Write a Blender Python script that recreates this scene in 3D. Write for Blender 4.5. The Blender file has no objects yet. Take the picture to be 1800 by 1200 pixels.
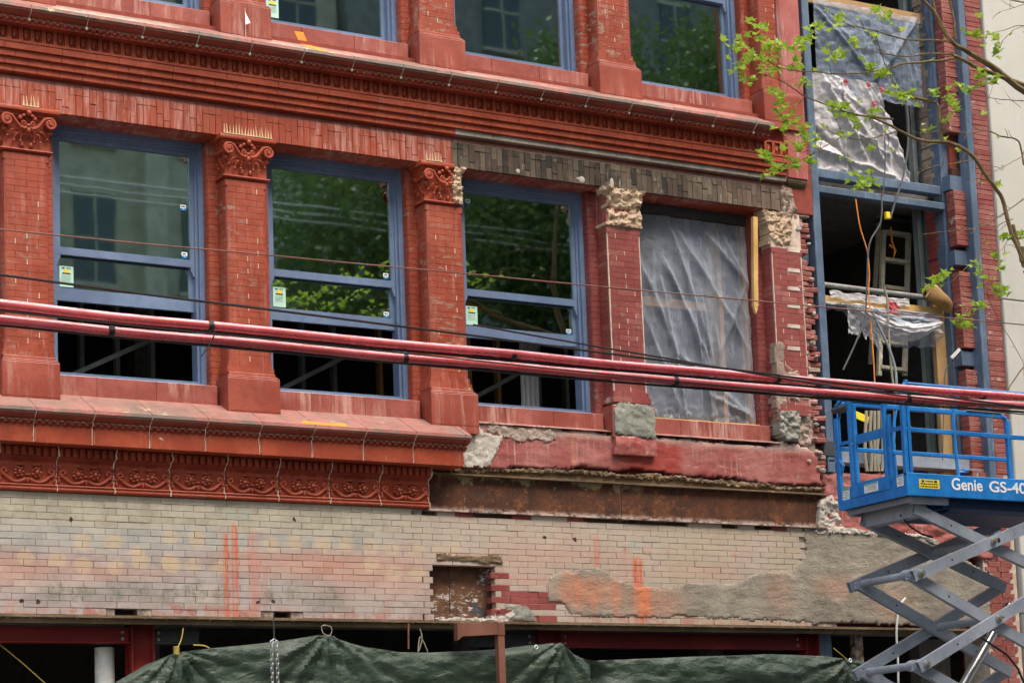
import bpy, math, random
import numpy as np
from mathutils import Vector, noise as mn
random.seed(7)
rnd = random.Random(11)
PI = math.pi
sc = bpy.context.scene
COL = sc.collection

# ------------------------------------------------------------------ camera
F, CX, CY = 3978.94, 999.75, 913.10
M = np.array([[0.8525831732664509, -0.5209406496302539, -0.041506291396872196],
              [0.03708384546524136, 0.1395331362793449, -0.9895227598609935],
              [0.5212741323605298, 0.8421112417254695, 0.13828208665231398]])
CAM = np.array([-10.86855701, -21.65201676, 1.6])
cd = bpy.data.cameras.new('camera'); cam = bpy.data.objects.new('camera', cd); COL.objects.link(cam)
cd.sensor_width = 36; cd.lens = F / 1800 * 36
cd.shift_x = (900 - CX) / 1800; cd.shift_y = (CY - 600) / 1800
cd.clip_start = .1; cd.clip_end = 2000
from mathutils import Matrix
R3 = Matrix(((M[0][0], -M[1][0], -M[2][0]), (M[0][1], -M[1][1], -M[2][1]), (M[0][2], -M[1][2], -M[2][2])))
cam.matrix_world = Matrix.Translation(Vector(CAM)) @ R3.to_4x4()
sc.camera = cam

def at(u, v, Y=0.):
    """point of the plane y=Y seen at photograph pixel (u, v)"""
    d = M.T @ np.array([(u - CX) / F, (v - CY) / F, 1.])
    t = (Y - CAM[1]) / d[1]; q = CAM + d * t
    return Vector((q[0], Y, q[2]))

# ------------------------------------------------------------------ light: overcast daylight
SUN_EL, SUN_AZ = math.radians(56), math.radians(168)      # behind the camera, a little to the right
world = bpy.data.worlds.new('World'); sc.world = world; world.use_nodes = True
wt = world.node_tree; bg = wt.nodes['Background']
sky = wt.nodes.new('ShaderNodeTexSky'); sky.sky_type = 'NISHITA'; sky.sun_disc = False
sky.sun_elevation = SUN_EL; sky.sun_rotation = SUN_AZ; sky.air_density = 1.6; sky.dust_density = 5.0; sky.ozone_density = 0.6
wt.links.new(sky.outputs[0], bg.inputs[0]); bg.inputs[1].default_value = 0.14
sd = bpy.data.lights.new('sun', 'SUN'); sd.energy = 1.0; sd.angle = math.radians(35); sd.color = (1, .965, .92)
sun = bpy.data.objects.new('sun', sd); COL.objects.link(sun)
sdir = Vector((math.sin(SUN_AZ) * math.cos(SUN_EL), math.cos(SUN_AZ) * math.cos(SUN_EL), math.sin(SUN_EL)))
sun.rotation_euler = sdir.to_track_quat('Z', 'Y').to_euler(); sun.location = (0, -10, 40)
vs = sc.view_settings; vs.view_transform = 'Standard'; vs.look = 'None'; vs.exposure = 1.36; vs.gamma = 1; vs.use_curve_mapping = False

# ------------------------------------------------------------------ material helpers
class NT:
    def __init__(s, name, rough=.6, spec=.35):
        s.m = bpy.data.materials.new(name); s.m.use_nodes = True; s.t = s.m.node_tree
        s.b = s.t.nodes['Principled BSDF']; s.out = s.t.nodes['Material Output']
        s.b.inputs['Roughness'].default_value = rough; s.b.inputs['Specular IOR Level'].default_value = spec
        s.pos = s.n('ShaderNodeNewGeometry').outputs['Position']
    def n(s, t, **k):
        nd = s.t.nodes.new(t)
        for a, b in k.items(): setattr(nd, a, b)
        return nd
    def l(s, a, b): s.t.links.new(a, b)
    def set(s, sock, v):
        if isinstance(v, (int, float)): sock.default_value = v
        elif isinstance(v, (tuple, list)): sock.default_value = tuple(v) + (1,) if len(v) == 3 and sock.type == 'RGBA' else tuple(v)
        else: s.l(v, sock)
    def scale(s, vec, sx, sy, sz, off=(0, 0, 0)):
        nd = s.n('ShaderNodeMapping'); s.l(vec, nd.inputs[0]); nd.inputs['Scale'].default_value = (sx, sy, sz); nd.inputs['Location'].default_value = off
        return nd.outputs[0]
    def noise(s, sc_, det=4, rough=.6, vec=None, dist=0.):
        nd = s.n('ShaderNodeTexNoise'); nd.inputs['Scale'].default_value = sc_; nd.inputs['Detail'].default_value = det
        nd.inputs['Roughness'].default_value = rough; nd.inputs['Distortion'].default_value = dist
        s.l(vec or s.pos, nd.inputs['Vector']); return nd.outputs['Fac']
    def ramp(s, v, a, b, lo=0., hi=1.):
        nd = s.n('ShaderNodeMapRange'); nd.interpolation_type = 'SMOOTHSTEP'
        s.set(nd.inputs[0], v); nd.inputs[1].default_value = a; nd.inputs[2].default_value = b; nd.inputs[3].default_value = lo; nd.inputs[4].default_value = hi
        return nd.outputs[0]
    def math(s, op, a, b=0., c=0.):
        nd = s.n('ShaderNodeMath', operation=op); s.set(nd.inputs[0], a); s.set(nd.inputs[1], b)
        if len(nd.inputs) > 2: s.set(nd.inputs[2], c)
        return nd.outputs[0]
    def mul(s, a, b): return s.math('MULTIPLY', a, b)
    def mix(s, f, a, b, mode='MIX'):
        nd = s.n('ShaderNodeMix', data_type='RGBA', blend_type=mode); s.set(nd.inputs[0], f); s.set(nd.inputs[6], a); s.set(nd.inputs[7], b)
        return nd.outputs[2]
    def sep(s):
        nd = s.n('ShaderNodeSeparateXYZ'); s.l(s.pos, nd.inputs[0]); return nd.outputs
    def rand(s): return s.n('ShaderNodeObjectInfo').outputs['Random']
    def col(s, c): s.set(s.b.inputs['Base Color'], c)
    def bump(s, h, dist=.01, st=.6):
        nd = s.n('ShaderNodeBump'); nd.inputs['Strength'].default_value = st; nd.inputs['Distance'].default_value = dist
        s.l(h, nd.inputs['Height']); s.l(nd.outputs[0], s.b.inputs['Normal'])
    def facing(s, axis='Z'):
        g = s.n('ShaderNodeNewGeometry'); x = s.n('ShaderNodeSeparateXYZ'); s.l(g.outputs['Normal'], x.inputs[0]); return x.outputs[axis]

def vary(c, k): return tuple(min(1, x * k) for x in c)

def painted(name, base, light=None, chip=.0, chipcol=(.5, .4, .25), streak=.0, streakcol=(.58, .36, .3), dust_sheen=(.5, .3, .26), dust_sheen_amt=.6,
            rough=.55, objvar=.22, bumpd=.004, nscale=2.2, lighten=.25, grime=.3, spec=.35, dirt=(.08, .06, .05), gr=(.55, .8), sr=(.52, .78), mr=(.4, .6), soot=None):
    soot = grime * 1.3 if soot is None else soot
    s = NT(name, rough, spec)
    light = light or tuple(min(1, a * 1.35 + .03) for a in base)
    c = s.mix(s.ramp(s.noise(nscale, 6), .35, .7), vary(base, .82), light)
    c = s.mix(s.mul(s.ramp(s.noise(14, 4), .45, .75), .35), c, vary(base, .6))
    c = s.mix(s.mul(s.rand(), objvar), c, s.mix(s.rand(), vary(base, .55), light))
    if streak:
        v = s.scale(s.pos, 9, 3, .9)
        m = s.mul(s.ramp(s.noise(1.6, 7, .7, v), *sr), s.ramp(s.noise(.9, 2), *mr))
        c = s.mix(s.mul(m, streak), c, streakcol)
    if grime:
        m = s.ramp(s.noise(1.7, 7, .75), *gr); c = s.mix(s.mul(m, grime), c, dirt)
    if soot:
        v = s.scale(s.pos, 11, 3, .7, (3.3, 0, 1.7)); m = s.mul(s.ramp(s.noise(1.3, 7, .75, v), .50, .74), s.ramp(s.noise(1.3, 3), .40, .62)); c = s.mix(s.mul(m, min(.8, soot)), c, vary(base, .32))
        m = s.mul(s.ramp(s.noise(3.1, 8, .8, s.scale(s.pos, 1, 1, 1, (5, 2, 9))), .56, .66), .4); c = s.mix(s.mul(m, min(1, soot * 1.6)), c, vary(light, .5))
    if dust_sheen_amt:
        m = s.mul(s.ramp(s.facing('Z'), .2, .8), dust_sheen_amt); m = s.mul(m, s.ramp(s.noise(5, 5), .2, .6)); c = s.mix(m, c, dust_sheen)  # tint on upward faces: settled dust; on the red sleeves a painted highlight
    if chip:
        m = s.ramp(s.noise(6, 8, .72, s.scale(s.pos, 1, 1, 2.4)), .70 - chip * .2, .72 - chip * .2); m2 = s.ramp(s.noise(.8, 2), .45, .6)
        c = s.mix(s.mul(m, m2), c, chipcol)
    s.col(c)
    s.set(s.b.inputs['Roughness'], s.ramp(s.noise(9, 4), .3, .8, rough - .12, rough + .15))
    s.bump(s.noise(38, 5, .65), bumpd, .8)
    return s.m

def flat(name, c, rough=.6, metal=0., var=.25, spec=.4, nscale=12, bumpd=0.):
    s = NT(name, rough, spec); s.b.inputs['Metallic'].default_value = metal
    s.col(s.mix(s.ramp(s.noise(nscale, 5), .3, .75), vary(c, 1 - var), vary(c, 1 + var * .6)))
    if bumpd: s.bump(s.noise(30, 5), bumpd, .8)
    return s.m

MAT = {}
RED = (.30, .043, .014)
MAT['red'] = painted('red_terracotta', RED, (.36, .064, .026), chip=.2, streak=.25, dust_sheen=(.45, .16, .12), grime=.35)
MAT['red_brick'] = painted('red_painted_brick', (.285, .043, .017), (.35, .072, .036), chip=.75, chipcol=(.27, .17, .12), streak=.55, mr=(.35, .5), dust_sheen_amt=.15, objvar=.3)
MAT['red_lintel'] = painted('red_soldier_brick', (.30, .046, .017), (.345, .066, .03), chip=.3, streak=.5, sr=(.44, .62), mr=(.42, .52), streakcol=(.58, .32, .27), dust_sheen_amt=.3, objvar=.35)
MAT['deep_red'] = painted('dark_red_terracotta', (.235, .030, .011), (.29, .045, .019), chip=.1, streak=.15, dust_sheen=(.42, .16, .12), dust_sheen_amt=.5)
MAT['pink_sill'] = painted('pink_sill_stone', (.32, .10, .078), (.40, .165, .135), streak=.15, dust_sheen=(.37, .185, .155), grime=1., nscale=1.3, dirt=(.15, .12, .095), gr=(.44, .56), rough=.5, chip=.5)
MAT['apron'] = painted('salmon_apron_stone', (.27, .054, .036), (.34, .10, .075), sr=(.42, .7), streak=.7, grime=.3)
MAT['plinth'] = painted('smooth_red_plinth', (.27, .047, .026), (.32, .07, .042), sr=(.48, .75), streak=.5, grime=.15, dust_sheen=(.5, .27, .23))
MAT['maroon'] = painted('maroon_brick', (.22, .04, .034), (.28, .07, .06), chip=.55, chipcol=(.2, .15, .12), streak=.5, streakcol=(.45, .34, .3), objvar=.5)
MAT['raw_red'] = painted('raw_red_brick', (.27, .055, .04), (.34, .12, .1), chip=.6, chipcol=(.45, .35, .3), streak=.3, streakcol=(.5, .42, .38), objvar=.8, bumpd=.012)
MAT['cream_brick'] = painted('cream_brick', (.52, .42, .35), (.6, .5, .43), chip=.2, chipcol=(.3, .2, .16), objvar=.3)
def sooty():
    s = NT('sooty_soldier_brick', .8, .3); r_ = s.rand(); nb = s.noise(5, 6, .7)
    c = s.mix(s.ramp(r_, .15, .45), (.025, .021, .018), (.075, .05, .035)); c = s.mix(s.ramp(r_, .55, .8), c, (.11, .085, .06)); c = s.mix(s.ramp(r_, .94, 1.), c, (.20, .14, .085))
    c = s.mix(s.mul(s.ramp(nb, .42, .7), .7), c, (.05, .04, .03)); X, Y, Z = s.sep()
    c = s.mix(s.mul(s.ramp(s.noise(1.6, 5), .5, .7), .6), c, (.2, .155, .11))
    v = s.scale(s.pos, 26, 3, 1.6); m = s.mul(s.ramp(s.noise(1.4, 6, .7, v), .58, .66), s.ramp(s.noise(2.2, 3), .45, .6)); c = s.mix(s.mul(m, .8), c, (.46, .41, .32))
    m = s.mul(s.ramp(s.noise(14, 7, .8), .6, .64), s.ramp(s.noise(1.1, 2), .42, .55)); c = s.mix(s.mul(m, .8), c, (.40, .33, .25))
    c = s.mix(s.mul(s.ramp(X, 4.0, 5.6), .35), c, s.mix(s.noise(8), (.2, .1, .07), (.3, .24, .18)))
    s.col(c); s.bump(s.noise(30, 6, .7), .008, .9); return s.m
MAT['black_lintel'] = sooty()
MAT['grey_strip'] = painted('bare_grey_brick', (.20, .165, .13), (.29, .245, .2), streak=.3, objvar=.5, dust_sheen_amt=.3, dust_sheen=(.4, .34, .3))
MAT['tapered'] = painted('pinkish_tapered_brick', (.28, .15, .11), (.33, .21, .165), objvar=.5, dust_sheen_amt=.3)
MAT['tan'] = painted('broken_tan_stone', (.50, .36, .22), (.60, .46, .31), chip=.6, chipcol=(.2, .07, .05), streak=.3, streakcol=(.25, .07, .05), bumpd=.02, grime=.4, rough=.85)
MAT['cement'] = painted('grey_cement_patch', (.23, .23, .19), (.32, .32, .26), grime=.6, bumpd=.012, objvar=0, streakcol=(.4, .33, .27), streak=.2, rough=.8)
MAT['mortar'] = flat('pale_mortar', (.58, .46, .37), .85)
def joints():
    s = NT('uneven_dark_mortar', .9); s.col(s.mix(s.ramp(s.noise(3.5, 6, .75), .42, .62), (.11, .085, .065), (.40, .33, .265))); s.bump(s.noise(60, 4), .004); return s.m
MAT['dark_mortar'] = joints()
MAT['red_mortar'] = flat('red_mortar', (.24, .045, .028), .85)
MAT['slate'] = painted('slate_blue_paint', (.125, .18, .295), (.155, .215, .34), rough=.42, objvar=0, grime=.15, dust_sheen=(.35, .4, .5), dust_sheen_amt=.3, bumpd=.0008, nscale=.9, spec=.5)
MAT['dark_slate'] = flat('dark_window_seal', (.02, .022, .03), .5)
MAT['steel_blue'] = painted('blue_primed_steel', (.085, .13, .195), (.125, .175, .25), rough=.5, chip=.12, chipcol=(.45, .5, .58), streak=.75, streakcol=(.34, .41, .52), grime=.5, dust_sheen=(.3, .36, .42), objvar=.15, bumpd=.001)
MAT['red_steel'] = painted('dark_red_primed_steel', (.19, .014, .014), (.23, .022, .02), rough=.45, objvar=.1, grime=.3, bumpd=.001, dust_sheen=(.32, .1, .09))
MAT['brown_steel'] = painted('brown_painted_steel', (.17, .062, .04), (.22, .09, .06), rough=.6, grime=.4, bumpd=.001)
MAT['dark_steel'] = flat('dark_grey_steel', (.05, .052, .055), .55)
MAT['galv'] = painted('galvanised_stud', (.22, .26, .26), (.3, .34, .33), rough=.4, grime=.5, streak=.3, streakcol=(.4, .42, .42), bumpd=.0005)
MAT['wood'] = painted('raw_timber', (.58, .34, .10), (.66, .42, .16), rough=.7, grime=.3, dirt=(.3, .15, .05), dust_sheen=(.68, .48, .24), dust_sheen_amt=.4, bumpd=.002)
MAT['ply'] = painted('plywood', (.42, .25, .1), (.5, .32, .15), rough=.8, grime=.4, bumpd=.002)
MAT['old_wood'] = painted('weathered_timber', (.12, .08, .04), (.2, .14, .08), rough=.9, chip=.5, chipcol=(.3, .22, .12), bumpd=.02)
MAT['white'] = flat('white_print', (.8, .8, .8), .5, var=.05)
MAT['ladder'] = flat('aged_ladder_aluminium', (.62, .58, .45), .5, var=.2)
MAT['offwhite'] = flat('off_white_paint', (.6, .6, .57), .6, var=.15)
MAT['black'] = flat('black_rubber', (.012, .012, .014), .5)
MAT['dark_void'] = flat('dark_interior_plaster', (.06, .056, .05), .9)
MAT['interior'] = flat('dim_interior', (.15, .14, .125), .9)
MAT['mint'] = flat('mint_paper', (.42, .66, .55), .6, var=.05)
MAT['sticker_blue'] = flat('sticker_blue', (.01, .22, .5), .4, var=.05)
MAT['yellow'] = flat('yellow_label', (.8, .6, .02), .5, var=.08)
MAT['orange'] = flat('orange_paint', (.85, .27, .03), .6, var=.15)
MAT['blue_tape'] = flat('blue_tape', (.01, .13, .6), .5)
MAT['chrome'] = flat('galvanised_chain', (.6, .6, .6), .3, metal=1, var=.1)
MAT['bolt'] = flat('zinc_bolt', (.45, .42, .3), .4, metal=.8)
MAT['yellow_rope'] = flat('yellow_rope', (.42, .33, .07), .7)
MAT['hemp'] = flat('grey_hemp_rope', (.3, .27, .2), .9, nscale=60, bumpd=.004)
MAT['orange_cord'] = flat('orange_cord', (.8, .28, .05), .5)
MAT['grey_cord'] = flat('grey_cord', (.09, .09, .095), .6)
MAT['red_sleeve'] = painted('red_cable_sleeve', (.58, .075, .08), (.62, .11, .12), rough=.3, grime=.25, spec=.7, dust_sheen=(.85, .5, .52), dust_sheen_amt=1., objvar=0, bumpd=.0006)  # pale tint paints the sky highlight onto the upward side of the sleeve
MAT['wire'] = flat('dark_wire', (.022, .014, .012), .5)
MAT['lift_blue'] = painted('blue_lift_paint', (.006, .17, .52), (.012, .22, .6), rough=.38, grime=.3, streak=.35, streakcol=(.25, .42, .6), chip=.25, chipcol=(.3, .34, .38), soot=.3, objvar=.12, dust_sheen=(.2, .4, .62), dust_sheen_amt=.3, bumpd=.0006, spec=.5)
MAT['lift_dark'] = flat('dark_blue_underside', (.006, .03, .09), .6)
MAT['arm'] = painted('grey_scissor_paint', (.265, .295, .345), (.32, .35, .40), rough=.38, chip=.2, chipcol=(.1, .1, .1), grime=.4, soot=.35, objvar=.05, dust_sheen=(.4, .44, .5), dust_sheen_amt=.3, bumpd=.0005, spec=.5)
MAT['canvas'] = painted('brown_canvas', (.3, .17, .06), (.38, .23, .09), rough=.9, grime=.4, bumpd=.005)
MAT['spike'] = flat('tan_spikes', (.58, .42, .24), .7)
MAT['bark'] = painted('bark', (.17, .115, .05), (.24, .17, .08), rough=.9, grime=.7, dirt=(.05, .06, .02), chip=.2, chipcol=(.09, .1, .03), bumpd=.01, nscale=6, dust_sheen_amt=.0)
MAT['asphalt'] = flat('asphalt', (.05, .05, .052), .9, bumpd=.005)
MAT['pavement'] = flat('pavement_concrete', (.25, .24, .23), .9, bumpd=.003, nscale=3)
MAT['beige'] = painted('beige_facade', (.55, .50, .38), (.64, .58, .45), rough=.8, grime=.3)
MAT['far_glass'] = flat('far_window_glass', (.03, .045, .06), .15, spec=.6)

def concrete():
    s = NT('neighbour_concrete', .8)
    c = s.mix(s.ramp(s.noise(.7, 5), .3, .7), (.45, .44, .39), (.52, .51, .46))
    v = s.scale(s.pos, 6, 3, .35)
    c = s.mix(s.mul(s.ramp(s.noise(1.5, 6, .65, v), .52, .8), .5), c, (.3, .29, .25))
    c = s.mix(s.mul(s.ramp(s.noise(12, 4), .6, .75), .3), c, (.34, .33, .3)); s.col(c); s.bump(s.noise(60, 4), .003, .5)
    return s.m
MAT['concrete'] = concrete()

def rust():
    s = NT('rusty_steel', .8, .3); X, Y, Z = s.sep()
    c = s.mix(s.ramp(s.noise(3, 8, .7), .35, .7), (.04, .016, .01), (.10, .034, .013))
    c = s.mix(s.mul(s.ramp(s.noise(9, 6, .7), .5, .7), .6), c, (.24, .09, .03))
    # grey-green cement smears hanging from the top flange
    top = s.ramp(s.math('ADD', Z, s.mul(s.noise(3.5, 7, .75), .8)), 5.95, 6.02)
    left = s.ramp(X, 4.2, 3.0)
    c = s.mix(s.mul(s.mul(top, left), .8), c, s.mix(s.noise(6), (.26, .24, .17), (.36, .24, .1)))
    v = s.scale(s.pos, 1, 1, .12)
    wh = s.mul(s.ramp(s.noise(5.5, 5, .75, v), .66, .72), s.ramp(s.noise(30, 5, .8), .42, .55))
    c = s.mix(s.mul(wh, s.ramp(Z, 5.58, 5.45)), c, (.62, .56, .47)); c = s.mix(s.mul(s.ramp(s.noise(30, 6, .8), .6, .66), .6), c, (.38, .2, .09))
    low = s.mul(s.ramp(Z, 5.27, 5.2), s.ramp(s.noise(12, 5), .35, .6))
    c = s.mix(s.mul(low, .75), c, (.55, .43, .36))
    s.col(c); s.bump(s.noise(25, 6), .006, .8); return s.m
MAT['rust'] = rust()

def rust_plate():
    s = NT('flaking_rusty_plate', .8, .3); X, Y, Z = s.sep()
    c = s.mix(s.ramp(s.noise(4, 7, .7), .35, .65), (.07, .032, .02), (.15, .07, .035))
    c = s.mix(s.ramp(s.noise(5, 5), .58, .66), c, (.05, .055, .065))
    v = s.scale(s.pos, .8, 1, 1.8)
    m = s.ramp(s.noise(16, 8, .8, v), .52, .58); k = s.ramp(s.noise(3.2, 3, .5, None), .42, .55)
    c = s.mix(s.mul(m, k), c, (.66, .66, .62)); s.col(c); s.bump(s.noise(22, 6), .006, .8); return s.m
MAT['plate'] = rust_plate()

def ell(s, u, v, rx, rz, wob, soft=.12):
    p = at(u, v, -.01); nd = s.n('ShaderNodeVectorMath', operation='SUBTRACT'); s.l(wob, nd.inputs[0]); nd.inputs[1].default_value = (p.x, 0, p.z)
    m = s.n('ShaderNodeVectorMath', operation='MULTIPLY'); s.l(nd.outputs[0], m.inputs[0]); m.inputs[1].default_value = (1 / rx, 0, 1 / rz)
    L = s.n('ShaderNodeVectorMath', operation='LENGTH'); s.l(m.outputs[0], L.inputs[0]); return s.ramp(L.outputs['Value'], 1 + soft, 1 - soft)
def wobble(s, amt, sc_=6):
    nt = s.n('ShaderNodeTexNoise'); nt.inputs['Scale'].default_value = sc_; nt.inputs['Detail'].default_value = 4; s.l(s.pos, nt.inputs['Vector'])
    a = s.n('ShaderNodeVectorMath', operation='SUBTRACT'); s.l(nt.outputs['Color'], a.inputs[0]); a.inputs[1].default_value = (.5, .5, .5)
    b = s.n('ShaderNodeVectorMath', operation='SCALE'); s.l(a.outputs[0], b.inputs[0]); b.inputs['Scale'].default_value = amt
    d = s.n('ShaderNodeVectorMath', operation='ADD'); s.l(s.pos, d.inputs[0]); s.l(b.outputs[0], d.inputs[1]); return d.outputs[0]
def streaks(s, c, lst, col, amt=.9):
    X, Y, Z = s.sep()
    v = s.scale(s.pos, 16, 1, .8); nz = s.noise(1.7, 6, .75, v)
    for (x, w, z1, z0, k) in lst:
        d = s.math('ABSOLUTE', s.math('SUBTRACT', X, x)); m = s.ramp(d, w, w * .35)
        zz = s.math('ADD', Z, s.mul(s.math('SUBTRACT', nz, .5), .35))
        m = s.mul(m, s.ramp(zz, z1 + .03, z1 - .03)); m = s.mul(m, s.ramp(Z, z0 - .04, z0 + .04))
        m = s.mul(m, s.ramp(nz, .36, .56)); c = s.mix(s.mul(m, amt * k), c, col)
    return c

CREAM_SPOTS = [(145, 952), (200, 953), (243, 973), (147, 992), (100, 984), (203, 997), (298, 990), (300, 942), (302, 990), (347, 947), (338, 992), (387, 997),
               (477, 955), (520, 952), (570, 955), (610, 955), (652, 960), (688, 963), (733, 967), (775, 967), (800, 967), (652, 992), (693, 1007), (733, 1007), (247, 985), (46, 978)]
GREY_SPOTS = [(145, 1041), (98, 1037), (204, 1042), (250, 1036), (300, 1044), (343, 1040), (390, 1041), (475, 1045), (522, 1045), (578, 1048)]
def band_brick():
    s = NT('stained_cream_brick', .8, .3); X, Y, Z = s.sep(); w = wobble(s, .10); w2 = wobble(s, .22, 9)
    nzb = s.noise(1.2, 5)
    zz = s.math('ADD', Z, s.mul(s.math('SUBTRACT', nzb, .5), .35))
    beige = s.mix(s.ramp(s.noise(3, 6, .7), .35, .65), (.30, .265, .195), (.40, .36, .28))
    blue = s.mix(s.ramp(s.noise(2.5, 6, .7), .35, .65), (.27, .265, .25), (.36, .345, .295))
    mauve = s.mix(s.ramp(s.noise(2, 6, .7), .35, .65), (.26, .22, .205), (.36, .31, .285))
    c = s.mix(s.ramp(zz, 4.82, 4.96), blue, beige)
    c = s.mix(s.ramp(zz, 4.72, 4.58), c, mauve)
    # right of the wall opening the brick is paler and pinker
    pale = s.mix(s.ramp(s.noise(1.5, 6, .7), .35, .65), (.38, .315, .25), (.37, .255, .205))
    c = s.mix(s.mul(s.ramp(X, .3, 1.0), .85), c, pale)
    yel = s.mul(s.ramp(X, 2.9, 4.0), s.ramp(s.noise(1.3, 4), .35, .6)); c = s.mix(s.mul(yel, .8), c, (.35, .275, .18))
    # washed orange-pink areas
    for (u, v, rx, rz, k) in [(0, 1000, .42, .16, .7), (130, 1000, .5, .13, .45), (540, 990, .85, .14, .85), (640, 1010, .55, .22, .6), (710, 1000, .3, .3, .5), (1000, 990, 1.0, .2, .5),
                               (930, 1020, .35, .05, .6), (1250, 1010, .5, .14, .45), (240, 1006, .5, .06, .3)]:
        c = s.mix(s.mul(ell(s, u, v, rx, rz, w, .8), k * .8), c, (.44, .20, .135))
    for (u, v) in CREAM_SPOTS: c = s.mix(s.mul(ell(s, u, v, .085 + .02 * rnd.random(), .075 + .02 * rnd.random(), w), .6), c, (.46, .34, .21))
    for (u, v) in GREY_SPOTS: c = s.mix(s.mul(s.mul(ell(s, u, v, .08 + .05 * rnd.random(), .07 + .05 * rnd.random(), w2, .5), s.ramp(s.noise(13, 6, .8), .42, .54)), .75), c, (.15, .15, .105))
    # bottom course worn back to red
    low = s.mul(s.ramp(zz, 4.12, 4.02), s.ramp(s.noise(5, 5), .45, .58)); c = s.mix(s.mul(low, .75), c, (.33, .09, .07))
    c = s.mix(s.mul(s.mul(s.ramp(s.noise(2.6, 6, .7), .56, .66), s.ramp(Z, 4.5, 4.1)), .5), c, (.36, .17, .16))
    c = s.mix(s.mul(s.ramp(s.noise(2.1, 6, .7), .58, .7), .4), c, (.33, .15, .12))
    # orange rust blotches to the right
    for (u, v, rx, rz) in [(985, 1003, .3, .07), (1050, 993, .3, .06), (1110, 1028, .25, .07), (1175, 1032, .35, .05), (1245, 1020, .35, .06), (1320, 1008, .3, .08), (1390, 985, .2, .12), (1405, 950, .15, .2), (900, 1068, .4, .1), (1000, 1086, .9, .04), (600, 1062, .4, .04), (300, 1060, .6, .03)]:
        c = s.mix(s.mul(s.mul(ell(s, u, v, rx, rz, w, .9), s.ramp(s.noise(6, 5, .7), .35, .6)), .75), c, (.27, .24, .19))
    bl = s.mul(s.mul(s.ramp(s.noise(9, 4), .60, .66), s.ramp(X, 3.2, 3.6)), s.ramp(s.math('ABSOLUTE', s.math('SUBTRACT', Z, 4.83)), .14, .05)); c = s.mix(s.mul(bl, .9), c, (.42, .15, .05))
    c = s.mix(s.mul(s.ramp(s.noise(26, 6, .75), .62, .7), .5), c, (.14, .10, .08))
    c = s.mix(s.mul(s.ramp(s.noise(4.5, 7, .8), .48, .72), .45), c, (.2, .165, .13)); c = s.mix(s.mul(s.ramp(s.noise(11, 6, .8), .55, .7), .35), c, (.5, .44, .36)); c = s.mix(s.mul(s.rand(), .22), c, s.mix(s.ramp(s.rand(), .4, .6), (.22, .18, .15), (.52, .44, .36)))
    x1 = at(405, 1000).x; x2 = at(430, 1000).x; x3 = at(1120, 1000).x
    c = streaks(s, c, [(x1 - .05, .045, 4.87, 3.9, 1), (x1 + .05, .05, 4.95, 3.9, .95), (x2 + .1, .09, 4.9, 3.9, .45), (x2 + .22, .04, 4.5, 3.9, .35), (x3, .10, 4.75, 3.9, 1), (x3 - .55, .06, 5.0, 4.5, .5), (x3 - .17, .04, 4.9, 4.4, .3)], (.50, .10, .04))
    for (u, v) in [(403, 902), (431, 904), (1117, 957)]: c = s.mix(s.mul(ell(s, u, v, .075, .07, w, .3), .8), c, (.33, .34, .27))
    for (u, v) in [(124, 914), (518, 911), (40, 1056), (66, 1057), (455, 1057), (480, 1058), (957, 944), (1011, 948)]: c = s.mix(ell(s, u, v, .022, .022, w), c, (.05, .02, .015))
    s.col(c)
    s.bump(s.math('ADD', s.noise(18, 6, .7), s.mul(s.noise(90, 3), .3)), .006, .7); return s.m
MAT['band'] = band_brick()

def render_grey():
    s = NT('grey_cement_render', .85, .25); X, Y, Z = s.sep(); w = wobble(s, .12)
    c = s.mix(s.ramp(s.noise(1.6, 6, .65), .35, .68), (.19, .165, .13), (.30, .265, .21))
    c = s.mix(s.mul(s.ramp(s.noise(2.6, 6, .7), .5, .7), .5), c, (.34, .27, .21))
    for (u, v, rx, rz, k) in [(1035, 1040, .38, .16, 1.), (1150, 1060, .35, .2, .7), (1000, 1030, .1, .2, .8), (1370, 1040, .18, .25, .35), (1470, 1030, .3, .14, .45), (1570, 1060, .3, .2, .4)]:
        c = s.mix(s.mul(ell(s, u, v, rx, rz, w, .8), k * .85), c, (.40, .18, .11))
    c = s.mix(s.mul(s.ramp(s.noise(3.5, 7, .8), .55, .7), s.mul(s.ramp(X, 5.4, 6.2), .8)), c, (.12, .115, .06))
    c = s.mix(s.mul(s.ramp(s.noise(24, 6, .8), .6, .68), .5), c, (.5, .47, .4))
    x3 = at(1120, 1050).x
    c = streaks(s, c, [(x3 - .02, .05, 4.6, 3.9, .8), (x3 + .10, .12, 4.5, 3.9, .95), (x3 - .8, .05, 4.5, 3.9, .5), (x3 - .3, .1, 4.5, 3.9, .4), (x3 - .6, .05, 4.3, 3.9, .5)], (.60, .15, .05))
    s.col(c)
    v = s.scale(s.pos, 1, 1, 2.6)
    s.bump(s.math('ADD', s.noise(7, 7, .6, v, 1.5), s.mul(s.noise(40, 5), .25)), .016, .8); return s.m
MAT['render'] = render_grey()

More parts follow.
